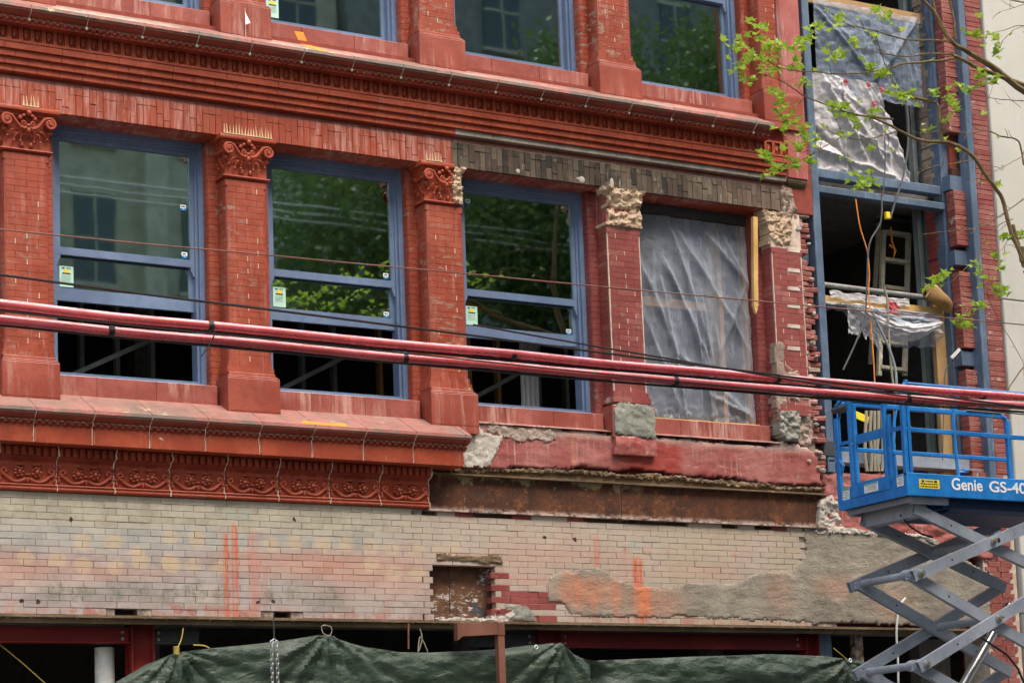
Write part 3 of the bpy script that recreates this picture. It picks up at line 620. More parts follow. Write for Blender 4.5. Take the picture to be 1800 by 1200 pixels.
# ---------- lower cornice (left part only) and frieze
def split_run(x0, x1, step, gap, fn):
    x = x0
    while x < x1 - 1e-4: fn(x + gap / 2, min(x + step, x1) - gap / 2); x += step
def cornice(zn, x_end, name, lower):
    """zn: z of the nose top edge"""
    prn = [(.12, zn - .035), (.12, zn + .245), (.098, zn + .24), (-.375, zn), (-.38, zn - .035), (-.36, zn - .045)]
    prc = [(.1, zn - .05)] + [(-.36 + .012, zn - .047), (-.355, zn - .06), (-.335, zn - .082), (-.30, zn - .098), (-.285, zn - .102), (.1, zn - .102)]
    corn = place(name, MB().prof([(.11, zn - .14), (.11, zn + .23), (.09, zn + .228), (-.365, zn - .008), (-.366, zn - .03), (-.34, zn - .06), (-.28, zn - .1), (-.24, zn - .14)], -7.3, x_end - .012).mesh(name, ['mortar'], (0, 0, zn)), B, (0, 0, zn))
    xs = -7.389 if lower else -7.404
    def f(a, b):
        m = MB(); m.prof(prn, a, b); part('sill_slab', m, 'pink_sill', corn)
        m = MB(); m.prof(prc, a, b); part('moulding_block', m, 'deep_red', corn, True)
    split_run(xs, x_end, .601, .007, f)
    # astragal with beads
    zb = zn - .13; yb = -.275
    m = MB(); m.box(-7.3, x_end - .02, yb + .008, .1, zb - .036, zb + .026); part('bead_backing', m, 'deep_red', corn)
    if name == 'lower_cornice' or True:
        n = int((x_end + 6.7) / .0751)
        for i in range(n): place('bead', BEAD, corn, (x_end - .05 - i * .0751, yb + .002, zb))
    return corn
mb = MB(); mb.ball((0, 0, 0), .028, .024, .026, 9, 6); mb.ball((.0375, .008, 0), .009, .014, .018, 6, 4); mb.ball((0, .012, -.03), .018, .014, .014, 6, 4); BEAD = mb.mesh('bead', ['deep_red'], None, True)
LC = cornice(5.985, 1.10, 'lower_cornice', True)
m = MB(); m.prof([(.12, 5.655), (.12, 5.80), (-.262, 5.80), (-.262, 5.665)], -7.3, 1.045); part('fascia_core', m, 'mortar', LC)
def f(a, b): m = MB(); m.prof([(.1, 5.65), (.1, 5.828), (-.262, 5.828), (-.268, 5.822), (-.268, 5.656), (-.262, 5.65)], a, b); part('fascia_block', m, 'red', LC)
split_run(-7.364, 1.05, .601, .006, f)
# dentils and frieze
FR = place('frieze', MB().box(-7.3, .73, .03, .16, 5.2, 5.65).mesh('frieze', ['mortar'], (0, 0, 5.2)), B, (0, 0, 5.2))
den = MB(); den.cbox(-.023, .023, -.02, .04, 0, .085, .004); den = den.mesh('dentil', ['deep_red'])
for i in range(100): place('dentil', den, FR, (.70 - i * .0755, -.10, 5.55))
m = MB(); m.box(-7.3, .735, -.075, .1, 5.55, 5.652); m.prof([(.1, 5.50), (.1, 5.55), (-.085, 5.55), (-.085, 5.535), (-.05, 5.52), (-.03, 5.50)], -7.3, .735); part('dentil_band', m, 'deep_red', FR)
def scroll(m, cx, cz, y, r0, turns, a0, sgn, rad, tail=None, n=22):
    pts = []
    for i in range(n):
        t = i / (n - 1); a = a0 + sgn * t * turns * 2 * PI; r = r0 * (1 - .82 * t); pts.append((cx + r * math.cos(a), y - .012 * t, cz + r * math.sin(a)))
    if tail: pts = [Vector(p) for p in tail] + [Vector(p) for p in pts]
    k = len(pts); m.tube(pts, [rad * (.8 + .4 * math.sin(PI * min(1, i / k + .2))) for i in range(k)], 6)
def frieze_tile():
    m = MB(); W_ = .590
    m.box(.002, W_, -.03, .05, 5.27, 5.5); m.prof([(.05, 5.205), (.05, 5.275), (-.05, 5.275), (-.066, 5.262), (-.05, 5.248), (-.05, 5.243), (-.06, 5.235), (-.06, 5.218), (-.05, 5.21)], .002, W_)
    y = -.044
    for s_ in (-1, 1):
        c = .30 + s_ * .09
        for a in range(7):   # rosette petals
            t = a * 2 * PI / 7; m.ball((c + .040 * math.cos(t), y - .008, 5.388 + .040 * math.sin(t)), .022, .024, .018, 6, 4)
        m.ball((c, y - .030, 5.388), .024, .026, .024, 8, 5)
        m.ball((c, y - .010, 5.462), .06, .024, .014, 8, 4); m.ball((c + s_ * .03, y - .004, 5.44), .03, .013, .016, 6, 4)
        pts = [(.30 + s_ * (.02 + .24 * t), y - .006, 5.325 - .045 * math.sin(PI * t) + .06 * t * t) for t in [i / 12 for i in range(13)]]
        m.tube(pts, [.016] * 13, 7)
        scroll(m, .30 + s_ * .235, 5.395, y - .006, .040, 1.1, PI * (1.5), s_, .014)
        m.tube([(.30 + s_ * .02, y, 5.33), (.30 + s_ * .035, y - .006, 5.30), (.30 + s_ * .06, y, 5.285)], [.012, .01, .004], 6)
        m.ball((.30 + s_ * .270, y, 5.455), .022, .026, .028, 6, 5); m.ball((.30 + s_ * .28, y, 5.35), .022, .012, .01, 6, 4); m.ball((.30 + s_ * .28, y, 5.41), .02, .012, .008, 6, 4)
        m.ball((.30 + s_ * .275, y, 5.315), .014, .012, .026, 6, 5)
    m.ball((.30, y - .005, 5.365), .03, .016, .012, 6, 4); m.ball((.30, y - .005, 5.31), .016, .014, .032, 6, 5)
    for i in range(33): m.ball((.012 + i * .018, -.062, 5.226), .0065, .008, .008, 5, 4)
    return m.mesh('frieze_tile', ['red'], (0, 0, 5.2), 50)
ft = frieze_tile()
for i in range(-5, 8): place('frieze_tile', ft, FR, (-4.07 + .6 * i - 0.0, 0, 5.2))

def crack(par, x, prof_, r_=.0045, jit=.010, name='mortar_crack', mat='mortar'):
    q_ = []; rr = random.Random(int(x * 100) + len(prof_))
    for i in range(len(prof_) - 1):
        (y0, z0), (y1, z1) = prof_[i], prof_[i + 1]; n_ = max(1, int(math.hypot(y1 - y0, z1 - z0) / .03))
        for j in range(n_): t = j / n_; q_.append((x + rr.uniform(-jit, jit) * .6, y0 + (y1 - y0) * t, z0 + (z1 - z0) * t))
    q_.append((x, prof_[-1][0], prof_[-1][1])); m = MB(); m.tube(q_, [r_ * rr.uniform(.5, 1.4) for _ in q_], 5); part(name, m, mat, par)
for i in range(-5, 8):
    crack(FR, -4.07 + .6 * i + .596, [(-.13, 5.65), (-.125, 5.56), (-.09, 5.545), (-.055, 5.52), (-.035, 5.49), (-.035, 5.28), (-.068, 5.262), (-.06, 5.235), (-.06, 5.21)], .0065, .014)
for i in range(-4, 9):
    crack(LC, -4.383 + .601 * i + .0, [(-.385, 5.945), (-.362, 5.925), (-.335, 5.903), (-.305, 5.887), (-.30, 5.855), (-.275, 5.825), (-.272, 5.655)], .004, .006)


# ---------- rusty girder over the stripped bay and its ragged bedding
RB = place('rusty_girder', MB().box(.70, 3.275, .055, .075, 5.215, 5.60).mesh('rusty_girder', ['rust'], (.7, 0, 5.19)), B, (.7, 0, 5.19))
m = MB(); m.box(3.29, 6.22, .05, .07, 5.21, 5.60); part('girder_web', m, 'rust', RB)
m = MB(); m.box(.70, 3.28, -.045, .1, 5.185, 5.207); part('bottom_flange', m, 'rust', RB)
m = MB(); m.box(3.29, 6.22, -.05, .1, 5.182, 5.204); part('bottom_flange', m, 'rust', RB)
m = MB(); m.box(.70, 3.28, -.02, .1, 5.60, 5.618); part('top_flange', m, 'old_wood', RB)  # flange toned dark to merge with the shaded gap above it
m = MB(); m.box(3.29, 6.22, -.02, .1, 5.597, 5.615); part('top_flange', m, 'old_wood', RB)
m = MB(); m.box(.70, 6.25, .06, .15, 5.14, 5.72); part('bedding_shade', m, 'old_wood', B)  # dark slab whose colour stands in for shade in the gap over the girder
m = MB(); rough(m, P2([(755, 824), (830, 822), (900, 823), (960, 820), (1030, 825), (1100, 830), (1200, 836), (1300, 846), (1400, 854), (1447, 856), (1447, 862), (1300, 853), (1200, 843), (1100, 838), (1030, 832), (960, 829), (860, 827), (760, 829)]), .02, .012, .020, 17, .1, .022, seed=12, fine=.012); part('mortar_bed', m, 'yellow_mortar', B, True)

# ---------- stripped apron wall of the two right bays
RRP = P2([(822, 745), (850, 742), (900, 748), (960, 752), (1040, 757), (1075, 765), (1145, 768), (1200, 771), (1300, 781), (1352, 785), (1375, 776), (1404, 780), (1425, 790), (1436, 800), (1446, 850), (1430, 852), (1400, 850), (1350, 848), (1300, 840), (1250, 838), (1200, 832), (1160, 828), (1120, 824), (1060, 822), (1010, 819), (960, 822), (900, 820), (860, 822), (822, 820)])
m = MB(); rough(m, RRP, .01, .02, .010, 4, .2, .02, zs=2.4, seed=2, fine=.004); part('scraped_render', m, 'render_red', B, 'all')
m = MB(); rough(m, P2([(818, 745), (838, 738), (846, 760), (866, 762), (884, 765), (872, 790), (862, 818), (815, 820), (812, 790)]), -.015, .018, .02, 8, .1, .02, seed=21); part('pale_plaster', m, 'white_plaster', B, True)
m = MB()
for (u, v, w_) in ((890, 756, 12), (915, 763, 14), (938, 762, 10), (962, 765, 12), (868, 750, 9)):
    rough(m, P2([(u - w_, v - 6), (u, v - 10), (u + w_, v - 5), (u + w_ + 3, v + 6), (u, v + 12), (u - w_ - 2, v + 7)]), -.006, .014, .016, 14, .1, .02, seed=u)
part('broken_stone', m, 'rubble', B, True)
# pale ledges where the sill was cut off
for (a, b, z) in ((1.4, 3.2, 6.235), (3.75, 5.6, 6.235)):
    m = MB(); N_ = 30
    m.grid(lambda u, v: (a + (b - a) * u, .10 - .12 * v - (.02 * nz(u * 14, 3.) if v > .5 else 0), z + .012 - .045 * v + .004 * nz(u * 20, v * 9)), N_, 3); part('cut_ledge', m, 'pink_sill', B, True)

# ---------- aprons under windows
for k, zb in [(k, 0) for k in range(-1, 4)] + [(k, DZ) for k in range(-1, 4)]:
    a, b = PX[0] + 2.4 * k + .33, PX[0] + 2.4 * (k + 1) - .33
    ap = place('window_apron', MB().box(a, b, .112, .5, 6.2 + zb, 6.425 + zb).mesh('window_apron', ['mortar'], ((a + b) / 2, .1, 6.2 + zb)), B, ((a + b) / 2, .1, 6.2 + zb))
    x = a; q = [a, a + .42, a + 1.06, b]
    for i in range(3):
        m = MB(); m.cbox(q[i] + .002, q[i + 1] - .002, .10, .45, 6.2 + zb, 6.43 + zb, .004); part('apron_block', m, 'apron', ap)

# ---------- piers
def pier(k, z0, kind):
    xc = PX[0] + 2.4 * k; zs = z0 + .40                     # top of plinth
    mat = {'red': 'red_brick', 'bare': 'maroon', 'end': 'maroon'}[kind]; HW = .24
    top = 8.66 - 6.16 + z0
    pr = MB(); pr.box(xc - HW + .01, xc + HW - .01, .012, .3, zs, top + .45)
    for s_ in (-1, 1): pr.box(xc + s_ * .35 - .06, xc + s_ * .35 + .0 + (.06 if s_ < 0 else -.0), .212, .5, z0 + .1, top + .45) if False else None
    P = place('pier', pr.mesh('pier', ['mortar' if kind != 'red' else 'red_mortar'], (xc, .1, z0)), B, (xc, .1, z0), label={'red': None, 'bare': 'pier stripped of its paint, patches of dark brick and white joints', 'end': 'ruined end pier with a torn brick edge'}[kind])
    n = int((top - zs) / CO); mb = MB(); rj = random.Random(k * 31 + int(z0 * 10))
    for r in range(n + 1):
        z = zs + r * CO
        if z > top - .01: break
        zt = min(z + CO, top) - .003
        flare = .0
        cr = .055 if 1 < r < n - 1 else .02                # bullnose corners, square at the ends
        if r == 0: flare = .03
        if r == 1: flare = .012
        # outline: back-left, corner arc, front, corner arc, back-right
        def arc(cx_, cy_, a0, a1, rad): return [(cx_ + rad * math.cos(a0 + (a1 - a0) * i / 4), cy_ + rad * math.sin(a0 + (a1 - a0) * i / 4)) for i in range(5)]
        hw = HW + flare; yf = -flare + rj.uniform(-.0015, .0015)
        L = [(xc - hw, .21)] + arc(xc - hw + cr, yf + cr, PI, 1.5 * PI, cr)
        Rr = arc(xc + hw - cr, yf + cr, 1.5 * PI, 2 * PI, cr) + [(xc + hw, .21)]
        cuts = ([-.08, .16] if r % 2 else [-.16, .08]) if r % 2 else [-.0, .2]
        cuts = [-.12, .12] if r % 2 else [.0]
        e = .0016; xs = [xc + c for c in cuts]
        polys = [L + [(xs[0] - e, yf), (xs[0] - e, .1), (xc - hw, .21)][:-1] + [(xs[0] - e, .21)]]
        for i in range(len(xs) - 1): polys.append([(xs[i] + e, yf), (xs[i + 1] - e, yf), (xs[i + 1] - e, .21), (xs[i] + e, .21)])
        polys.append([(xs[-1] + e, yf)] + Rr + [(xs[-1] + e, .21)])
        for pl in polys:
            mb.use(mat if kind == 'red' or rj.random() < .82 else 'raw_red'); mb.prismz(pl, z + .0015, zt + .0015)
    part('brickwork', mb, None, P, 30, kind='stuff')
    # pale mortar left in a few upright joints
    mj = MB()
    for r in range(2, n - 1):
        if rj.random() < (.45 if kind == 'red' else .6):
            z = zs + r * CO; x = xc + (rj.choice([-.12, .12]) if r % 2 else 0); mj.box(x - .004, x + .004, -.003, .02, z + .004, z + CO - .006)
    part('mortar_joint', mj, 'mortar', P, kind='stuff')
    # inner order beside the shaft (moulded brick)
    for s_ in (-1, 1):
        m = MB(); r_ = 0; z = z0 + .22
        while z < top + .44:
            z1 = min(z + CO, top + .45); a, b = sorted((xc + s_ * .20, xc + s_ * (.352)))
            pl = [(a, .5), (a, .235), (a + .012, .215), (b - .012, .215), (b, .235), (b, .5)] if s_ < 0 else [(a, .5), (a, .235), (a + .012, .215), (b - .012, .215), (b, .235), (b, .5)]
            m.use(mat).prismz([(x_ + 0, y_) for x_, y_ in pl][::1], z + .002, z1 - .002); z += CO
        part('jamb_brickwork', m, mat, P, 30, kind='stuff')
    if kind != 'end' or z0 > 8:
        # plinth: cap moulding, body, base course
        pm = 'plinth' if kind == 'red' else 'cement'
        m = MB(); hb = .297
        if kind == 'red':
            m.cbox(xc - hb, xc + hb, -.10, .24, z0 + .0 - .02, z0 + .335, .006)
            for i, (h_, y_, za, zb_) in enumerate([(hb - .004, -.094, .335, .352), (hb - .018, -.075, .352, .372), (hb - .032, -.055, .372, .402)]): m.cbox(xc - h_, xc + h_, y_, .24, z0 + za, z0 + zb_, .005)
            m.prof([(.24, z0 - .1), (.24, z0 - .018), (-.096, z0 - .018), (-.1, z0 - .1)], xc - hb, xc + hb)
            part('plinth', m, pm, P)
        else:
            rough(m, [(xc - .29, z0 + .02), (xc + .26, z0 - .02), (xc + .27, z0 + .3), (xc + .2, z0 + .37), (xc - .2, z0 + .39), (xc - .29, z0 + .3)], -.085, .016, .02, 7, .05, .012, seed=33); part('cement_plinth', m, 'cement', P, True)
            m = MB(); m.cbox(xc - .30, xc + .28, -.06, .24, z0 - .02, z0 + .36, .012); part('plinth', m, 'apron', P)
            m = MB(); rough(m, [(xc - .30, z0 - .22), (xc + .28, z0 - .22), (xc + .28, z0 - .0), (xc - .28, z0 - .0)], -.07, .018, .02, 6, .1, .01, seed=34); part('plinth_stub', m, 'quoin', P, True)
    return P
def capital(P, xc, zt, mode):
    """zt: underside of lintel; mode red / tan / half"""
    zn = zt - .45; m = MB(); hw = .24
    red = mode != 'tan'; rj = random.Random(int(xc * 100))
    if mode in ('red', 'half'):
        x1 = xc + hw if mode == 'red' else xc + .14
        m.prof([(.2, zn), (.2, zn + .03), (-.012, zn + .03), (-.028, zn + .022), (-.03, zn + .012), (-.012, zn)], xc - hw - .03, x1 + (.03 if mode == 'red' else 0))
        # bell, flaring
        zs_ = [(.03, 0), (.2, .0), (.28, .012), (.36, .035)]
        for i in range(3):
            (a, e0), (b, e1) = zs_[i], zs_[i + 1]; h0, h1 = hw + e0, hw + e1; xr0 = xc + h0 if mode == 'red' else x1; xr1 = xc + h1 if mode == 'red' else x1
            m.add([(xc - h0, -e0, zn + a), (xr0, -e0, zn + a), (xr0, .22, zn + a), (xc - h0, .22, zn + a), (xc - h1, -e1, zn + b), (xr1, -e1, zn + b), (xr1, .22, zn + b), (xc - h1, .22, zn + b)],
                  [(0, 3, 2, 1), (4, 5, 6, 7), (0, 1, 5, 4), (1, 2, 6, 5), (2, 3, 7, 6), (3, 0, 4, 7)])
        # abacus mouldings
        for (e, a, b) in ((.045, .36, .385), (.06, .385, .40), (.085, .40, .45)):
            m.cbox(xc - hw - e, (xc + hw + e) if mode == 'red' else x1 - .03, -e - .01, .2, zn + a, zn + b, .006)
        sides = (-1, 1) if mode == 'red' else (-1, 1)
        for s_ in sides:
            y = -.06
            if mode == 'half' and s_ > 0: cx = xc + .2
            tail = [(xc + s_ * .012, y - .02, zn + .235), (xc + s_ * .04, y - .02, zn + .222), (xc + s_ * .085, y - .022, zn + .235), (xc + s_ * .13, y - .025, zn + .285), (xc + s_ * .165, y - .028, zn + .335)]
            if mode == 'half' and s_ > 0: m.tube(tail[:3], .016, 7)
            else:
                for dr, rr in ((0, .014), (.014, .007)):
                    scroll(m, xc + s_ * .222, zn + .29, y - .03, .062 - dr * .5, 1.6, PI / 2 + s_ * .35, -s_, rr, [Vector(p) + Vector((0, 0, dr)) for p in tail], 26)
                m.tube([(xc + s_ * .222, -.03, zn + .29), (xc + s_ * .222, -.10, zn + .29)], .045, 10); m.ball((xc + s_ * .222, -.105, zn + .29), .016, .012, .016)
                m.ball((xc + s_ * .235, -.04, zn + .205), .03, .03, .022, 7, 5); m.ball((xc + s_ * .215, -.03, zn + .19), .02, .02, .03, 6, 5)
            # small inner scrolls
            scroll(m, xc + s_ * .045, zn + .275, -.07, .03, 1.3, -PI / 2, s_, .009, None, 16)
            m.ball((xc + s_ * .07, -.055, zn + .335), .032, .02, .028, 7, 5); m.ball((xc + s_ * .045, -.075, zn + .355), .022, .02, .02, 6, 5)
            # acanthus leaves on the bell: curled ribs with drilled eyes
            for (dx, dz, L_, cu) in ((.055, .19, .09, .03), (.11, .17, .07, .03), (.165, .2, .06, .025)):
                if mode == 'half' and s_ > 0 and dx > .1: continue
                p0 = Vector((xc + s_ * dx * .5, -.03, zn + dz)); pts = []
                for i in range(9):
                    t = i / 8; pts.append(p0 + Vector((s_ * (dx * .75 * t + .012 * math.sin(3 * t)), -.022 * math.sin(PI * t), .02 * math.sin(PI * t) - L_ * t * t)))
                m.tube(pts, [.012 * (1 - .5 * abs(i / 8 - .4)) for i in range(9)], 6); e = pts[-1]; m.ball((e.x, e.y - .008, e.z), .016, .014, .014, 6, 5)
            m.ball((xc + s_ * .05, -.012, zn + .07), .026, .02, .032, 7, 5)
        m.ball((xc, -.075, zn + .20), .026, .03, .035, 8, 6); m.ball((xc, -.07, zn + .165), .014, .018, .022, 6, 5); m.ball((xc, -.08, zn + .255), .028, .02, .02, 7, 5)
        m.ball((xc, -.10, zn + .38), .03, .025, .03, 7, 5)
        # left return: same leaves turned to the side
        for i in range(5): m.ball((xc - hw - .012, .03 + .035 * i, zn + .11 + .05 * (i % 3)), .018, .022, .03, 6, 5)
        m.tube([(xc - hw - .02, 0, zn + .29), (xc - hw - .045, .1, zn + .26), (xc - hw - .03, .18, zn + .3)], .022, 6)
        m.use('deep_red' if False else 'red'); c = part('capital', m, 'red', P, 50)
    if mode in ('tan', 'half'):
        m = MB(); zt_ = zt
        if mode == 'tan':
            poly = [(xc - .22, zn), (xc + .25, zn), (xc + .25, zn + .2), (xc + .26, zn + .38), (xc + .31, zn + .45), (xc - .30, zn + .45), (xc - .28, zn + .38), (xc - .22, zn + .30), (xc - .24, zn + .22), (xc - .21, zn + .12)]
            rough(m, poly, lambda X, Z: -.02 - .04 * max(0, (Z - zn - .2)) / .2, .0125, .05, 12, .1, .012, seed=int(xc * 7), fine=.02)
            part('broken_capital', m, 'tan', P, True, label='capital hacked back to pale tan stone')
            m = MB(); m.box(xc - .235, xc + .235, .0, .2, zn, zn + .45); part('capital_core', m, 'maroon', P)
            m = MB(); m.cbox(xc - .26, xc + .26, -.022, .2, zn - .01, zn + .025, .006, .006); part('necking', m, 'tan', P)
        else:
            poly = [(xc + .13, zn + .02), (xc + .235, zn + .02), (xc + .24, zn + .2), (xc + .25, zn + .38), (xc + .31, zn + .45), (xc + .10, zn + .45), (xc + .11, zn + .2)]
            rough(m, poly, -.03, .0125, .05, 12, .15, .012, seed=5, fine=.02); part('broken_stone', m, 'tan', P, True, label='pale broken half of the capital')
    return
for k in range(-1, 5):
    kind = ('red', 'red', 'red', 'red', 'bare', 'end')[k + 1]; p_ = pier(k, 6.16, kind); capital(p_, PX[0] + 2.4 * k, 9.13, ('red', 'red', 'red', 'half', 'tan', 'none')[k + 1])
PUP = [pier(k, 6.16 + DZ, 'red') for k in range(-1, 5)]
# cut right side of pier 2's plinth
m = MB(); rough(m, P2([(817, 684), (826, 682), (831, 700), (833, 742), (818, 742)], -.02), -.035, .012, .03, 14, .1, .008, seed=40); part('broken_stone', m, 'tan', B, True)

# ---------- lintel courses: upright soldier bricks
XS = at(797, 270).x                                    # the red paint stops here
LN = place('lintel', MB().box(-7, 5.98, .03, .5, 9.14, 9.45).mesh('lintel', ['dark_mortar'], (0, 0, 9.13)), B, (0, 0, 9.13))
def sold(H, mat, n=4): return [(lambda m: m.mesh('soldier_brick', [mat]))(MB().cbox(-.0355, .0355, 0, .2, .0015, H - .0015, .0035, .0015, random.Random(i))) for i in range(n)]
SB = {(mt, H): sold(H, mt) for mt in ('red_lintel', 'black_lintel') for H in (.215, .075, .145)}
x = -6.769; i = 0; rj = random.Random(5); cnt = 0
while x < 5.93:
    mt = 'red_lintel' if x < XS else 'black_lintel'
    st = (i * 7) % 5; z = 9.13
    for H in ((.215, .075) if st in (0, 1, 3) else ((.145, .145) if st == 2 else (.075, .215))):
        place('soldier_brick', rj.choice(SB[(mt, H)]), LN, (x, -.004 + rj.uniform(-.003, .003) + (.0 if mt == 'red_lintel' else rj.uniform(-.003, .006)), z)); z += H
    x += .0733; i += 1
# tapered course above, leaning back
for (a, b, mt) in ((-6.8, XS, 'tapered'), (XS + .002, 5.93, 'tapered')):
    x = a
    while x < b - .03:
        m = MB(); e = min(x + .0733, b)
        m.add([(x + .0015, .0, 9.42), (e - .0015, .0, 9.42), (e - .0015, .035, 9.50), (x + .0015, .035, 9.50), (x + .0015, .1, 9.42), (e - .0015, .1, 9.42), (e - .0015, .1, 9.50), (x + .0015, .1, 9.50)],
              [(0, 1, 2, 3), (4, 7, 6, 5), (0, 3, 7, 4), (1, 5, 6, 2), (0, 4, 5, 1), (3, 2, 6, 7)])
        if x == a: base_t = m.mesh('tapered_brick', ['apron' if b == XS else 'tapered'], (x, 0, 9.42))
        place('tapered_brick', base_t, LN, (x, .0, 9.42)); x += .0733
m = MB(); m.box(-9, 5.96, .02, .5, 9.126, 9.129); part('lintel_soffit', m, 'red_lintel', LN)
for kk in (2, 3):   # white plaster dabs
    pass
for (u, v, r_) in ((911, 301, .03), (1023, 316, .045), (1016, 314, .02), (1076, 322, .03)):
    p = at(u, v, -.012); m = MB(); m.ball((p.x, -.006, p.z), r_, .010, r_ * (1.0 if u != 1076 else 2.2), 9, 5); part('plaster_dab', m, 'white_plaster', LN, True)

# ---------- upper cornice
UC = cornice(10.095, 5.50, 'upper_cornice', False)
EG = place('egg_course', MB().box(-7.3, 5.88, -.10, .1, 9.76, 9.965).mesh('egg_course', ['deep_red'], (0, 0, 9.76)), B, (0, 0, 9.76))
def egg():
    m = MB(); a, b, c, d = -.059, .059, 0, .19; ia, ib, ic, id_ = -.040, .040, .026, .164; yf, yb = -.158, -.122
    O = [(a, yf, c), (b, yf, c), (b, yf, d), (a, yf, d)]; I = [(ia, yf, ic), (ib, yf, ic), (ib, yf, id_), (ia, yf, id_)]; K = [(ia, yb, ic), (ib, yb, ic), (ib, yb, id_), (ia, yb, id_)]; Bk = [(a, -.1, c), (b, -.1, c), (b, -.1, d), (a, -.1, d)]
    m.add(O + I + K + Bk, [(0, 1, 5, 4), (1, 2, 6, 5), (2, 3, 7, 6), (3, 0, 4, 7), (4, 5, 9, 8), (5, 6, 10, 9), (6, 7, 11, 10), (7, 4, 8, 11), (8, 9, 10, 11), (0, 12, 13, 1), (1, 13, 14, 2), (2, 14, 15, 3), (3, 15, 12, 0)])
    m.ball((0, yb, .080), .024, .028, .042, 10, 7); m.box(-.023, .023, yb - .018, yb, .080, .150); return m.mesh('egg_panel', ['red'], None, 40)
eg = egg(); i = 0; x = 5.80
while x > -6.8: place('egg_panel', eg, EG, (x, 0, 9.77)); x -= .1197
def fasc(z0, z1, y, mat, x1, step, name, par, xs=-7.0, gap=.003):
    m0 = None; x = xs
    core = MB(); core.box(xs, x1 - .005, y + .006, .15, z0 + .004, z1 - .001); part('mortar_bed', core, 'red_mortar' if mat != 'grey_strip' else 'dark_mortar', par)
    while x < x1 - .02:
        e = min(x + step, x1)
        if m0 is None: m = MB(); m.cbox(0 + gap / 2, step - gap / 2, y, .12, z0, z1, .003, .001); m0 = m.mesh(name, [mat], (0, 0, z0))
        if e - x > step - .01: place(name, m0, par, (x, 0, z0), None)
        else: m = MB(); m.cbox(x, e, y, .12, z0, z1, .003); part(name, m, mat, par)
        x += step
fasc(9.70, 9.768, -.15, 'red', 5.87, .60, 'fascia_block', EG)
fasc(9.630, 9.6985, -.122, 'red', 5.87, .24, 'stretcher_brick', EG)
fasc(9.560, 9.6285, -.090, 'red', 5.87, .24, 'stretcher_brick', EG, -7.1)
fasc(9.494, 9.5585, -.058, 'red', XS, .24, 'stretcher_brick', EG)
fasc(9.494, 9.5585, -.060, 'grey_strip', 5.87, .24, 'stretcher_brick', EG, XS + .003)
for i in range(-4, 17):
    x_ = -4.397 + .601 * i
    if x_ < 5.4: crack(UC, x_, [(-.385, 10.055), (-.362, 10.03), (-.335, 10.01), (-.305, 9.995), (-.305, 9.965)], .004, .006); m = MB(); m.ball((x_, -.302, 9.965), .016, .012, .016, 6, 5); part('mortar_dab', m, 'mortar', UC, True)
# right corner stone running down past the cornice, rounded foot
m = MB(); m.prismz([(5.885, .5), (5.885, -.03), (5.91, -.06), (6.20, -.06), (6.235, -.03), (6.235, .5)], 9.56, 16)
part('corner_pilaster', m, 'quoin', B, 30)
m = MB()
for i in range(6):
    t = i / 5; m.prismz([(5.90 + .02 * t, .5), (5.90 + .02 * t, -.045 + .08 * t * t), (6.22 - .02 * t, -.045 + .08 * t * t), (6.22 - .02 * t, .5)], 9.56 - .02 * (i + 1), 9.56 - .02 * i)
part('pilaster_foot', m, 'old_wood', B)
m = MB(); rough(m, P2([(1372, 330), (1395, 335), (1397, 360), (1402, 372), (1375, 378), (1370, 360)]), .0, .02, .03, 12, .3, .02, seed=50); part('mortar_rubble', m, 'rubble', B, True)
m = MB(); rough(m, P2([(1340, 368), (1392, 378), (1390, 430), (1350, 428), (1352, 400)]), -.005, .014, .045, 12, .2, .015, seed=51, fine=.02); part('broken_capital', m, 'tan', B, True, label='ragged tan remains of the last capital')
# torn right edge of the wall: toothed bricks
TE = place('torn_brick_edge', MB().box(6.02, 6.17, .06, .5, 5.75, 9.4).mesh('torn_brick_edge', ['rubble'], (6.1, .3, 5.75)), B, (6.1, .3, 5.75))
tb = [(lambda m: m.mesh('brick', [mt]))(MB().cbox(-.1, .1, 0, .11, .005, CO - .007, .007, .005, random.Random(i + 70))) for i, mt in enumerate(['raw_red', 'raw_red', 'raw_red', 'cream_brick', 'raw_red', 'maroon', 'rubble'])]
rj = random.Random(3)
for r in range(52):
    z = 5.78 + r * CO
    if z > 9.36: break
    out = 6.30 + rj.uniform(-.11, .05) - (.05 if z > 9.1 else 0)
    if rj.random() < .12: continue
    place('brick', rj.choice(tb[:3] + tb[:3] + tb[4:]), TE, (out - .10, .03 + rj.uniform(-.01, .03), z), (rj.uniform(-.05, .05), rj.uniform(-.06, .06), rj.uniform(-.15, .15)))
    place('brick', rj.choice(tb[:3] + [tb[6]]), TE, (out - .30, .02 + rj.uniform(-.012, .02), z), (0, rj.uniform(-.02, .02), rj.uniform(-.05, .05)))
for v in (450, 485, 517, 548, 583, 622, 700):   # cream stubs in alternate courses
    p = at(1403, v - 5, -.02); place('brick', tb[3], TE, (p.x - .05, -.005, p.z), (0, 0, 0))
m = MB(); rough(m, P2([(1375, 640), (1398, 640), (1405, 660), (1425, 700), (1430, 760), (1425, 785), (1390, 775), (1372, 760), (1370, 700)]), .0, .018, .05, 8, .25, .02, seed=60, fine=.015); part('mortar_rubble', m, 'rubble', TE, True)
m = MB(); rough(m, P2([(1362, 600), (1378, 600), (1385, 760), (1372, 762), (1364, 700)]), -.006, .018, .012, 6, .1, .02, seed=61); part('cement_smear', m, 'rubble', TE, True)
m = MB(); rough(m, P2([(1367, 725), (1402, 722), (1404, 770), (1380, 775), (1368, 760)]), -.05, .014, .04, 9, .1, .012, seed=62, fine=.015); part('stone_stump', m, 'cement', TE, True)
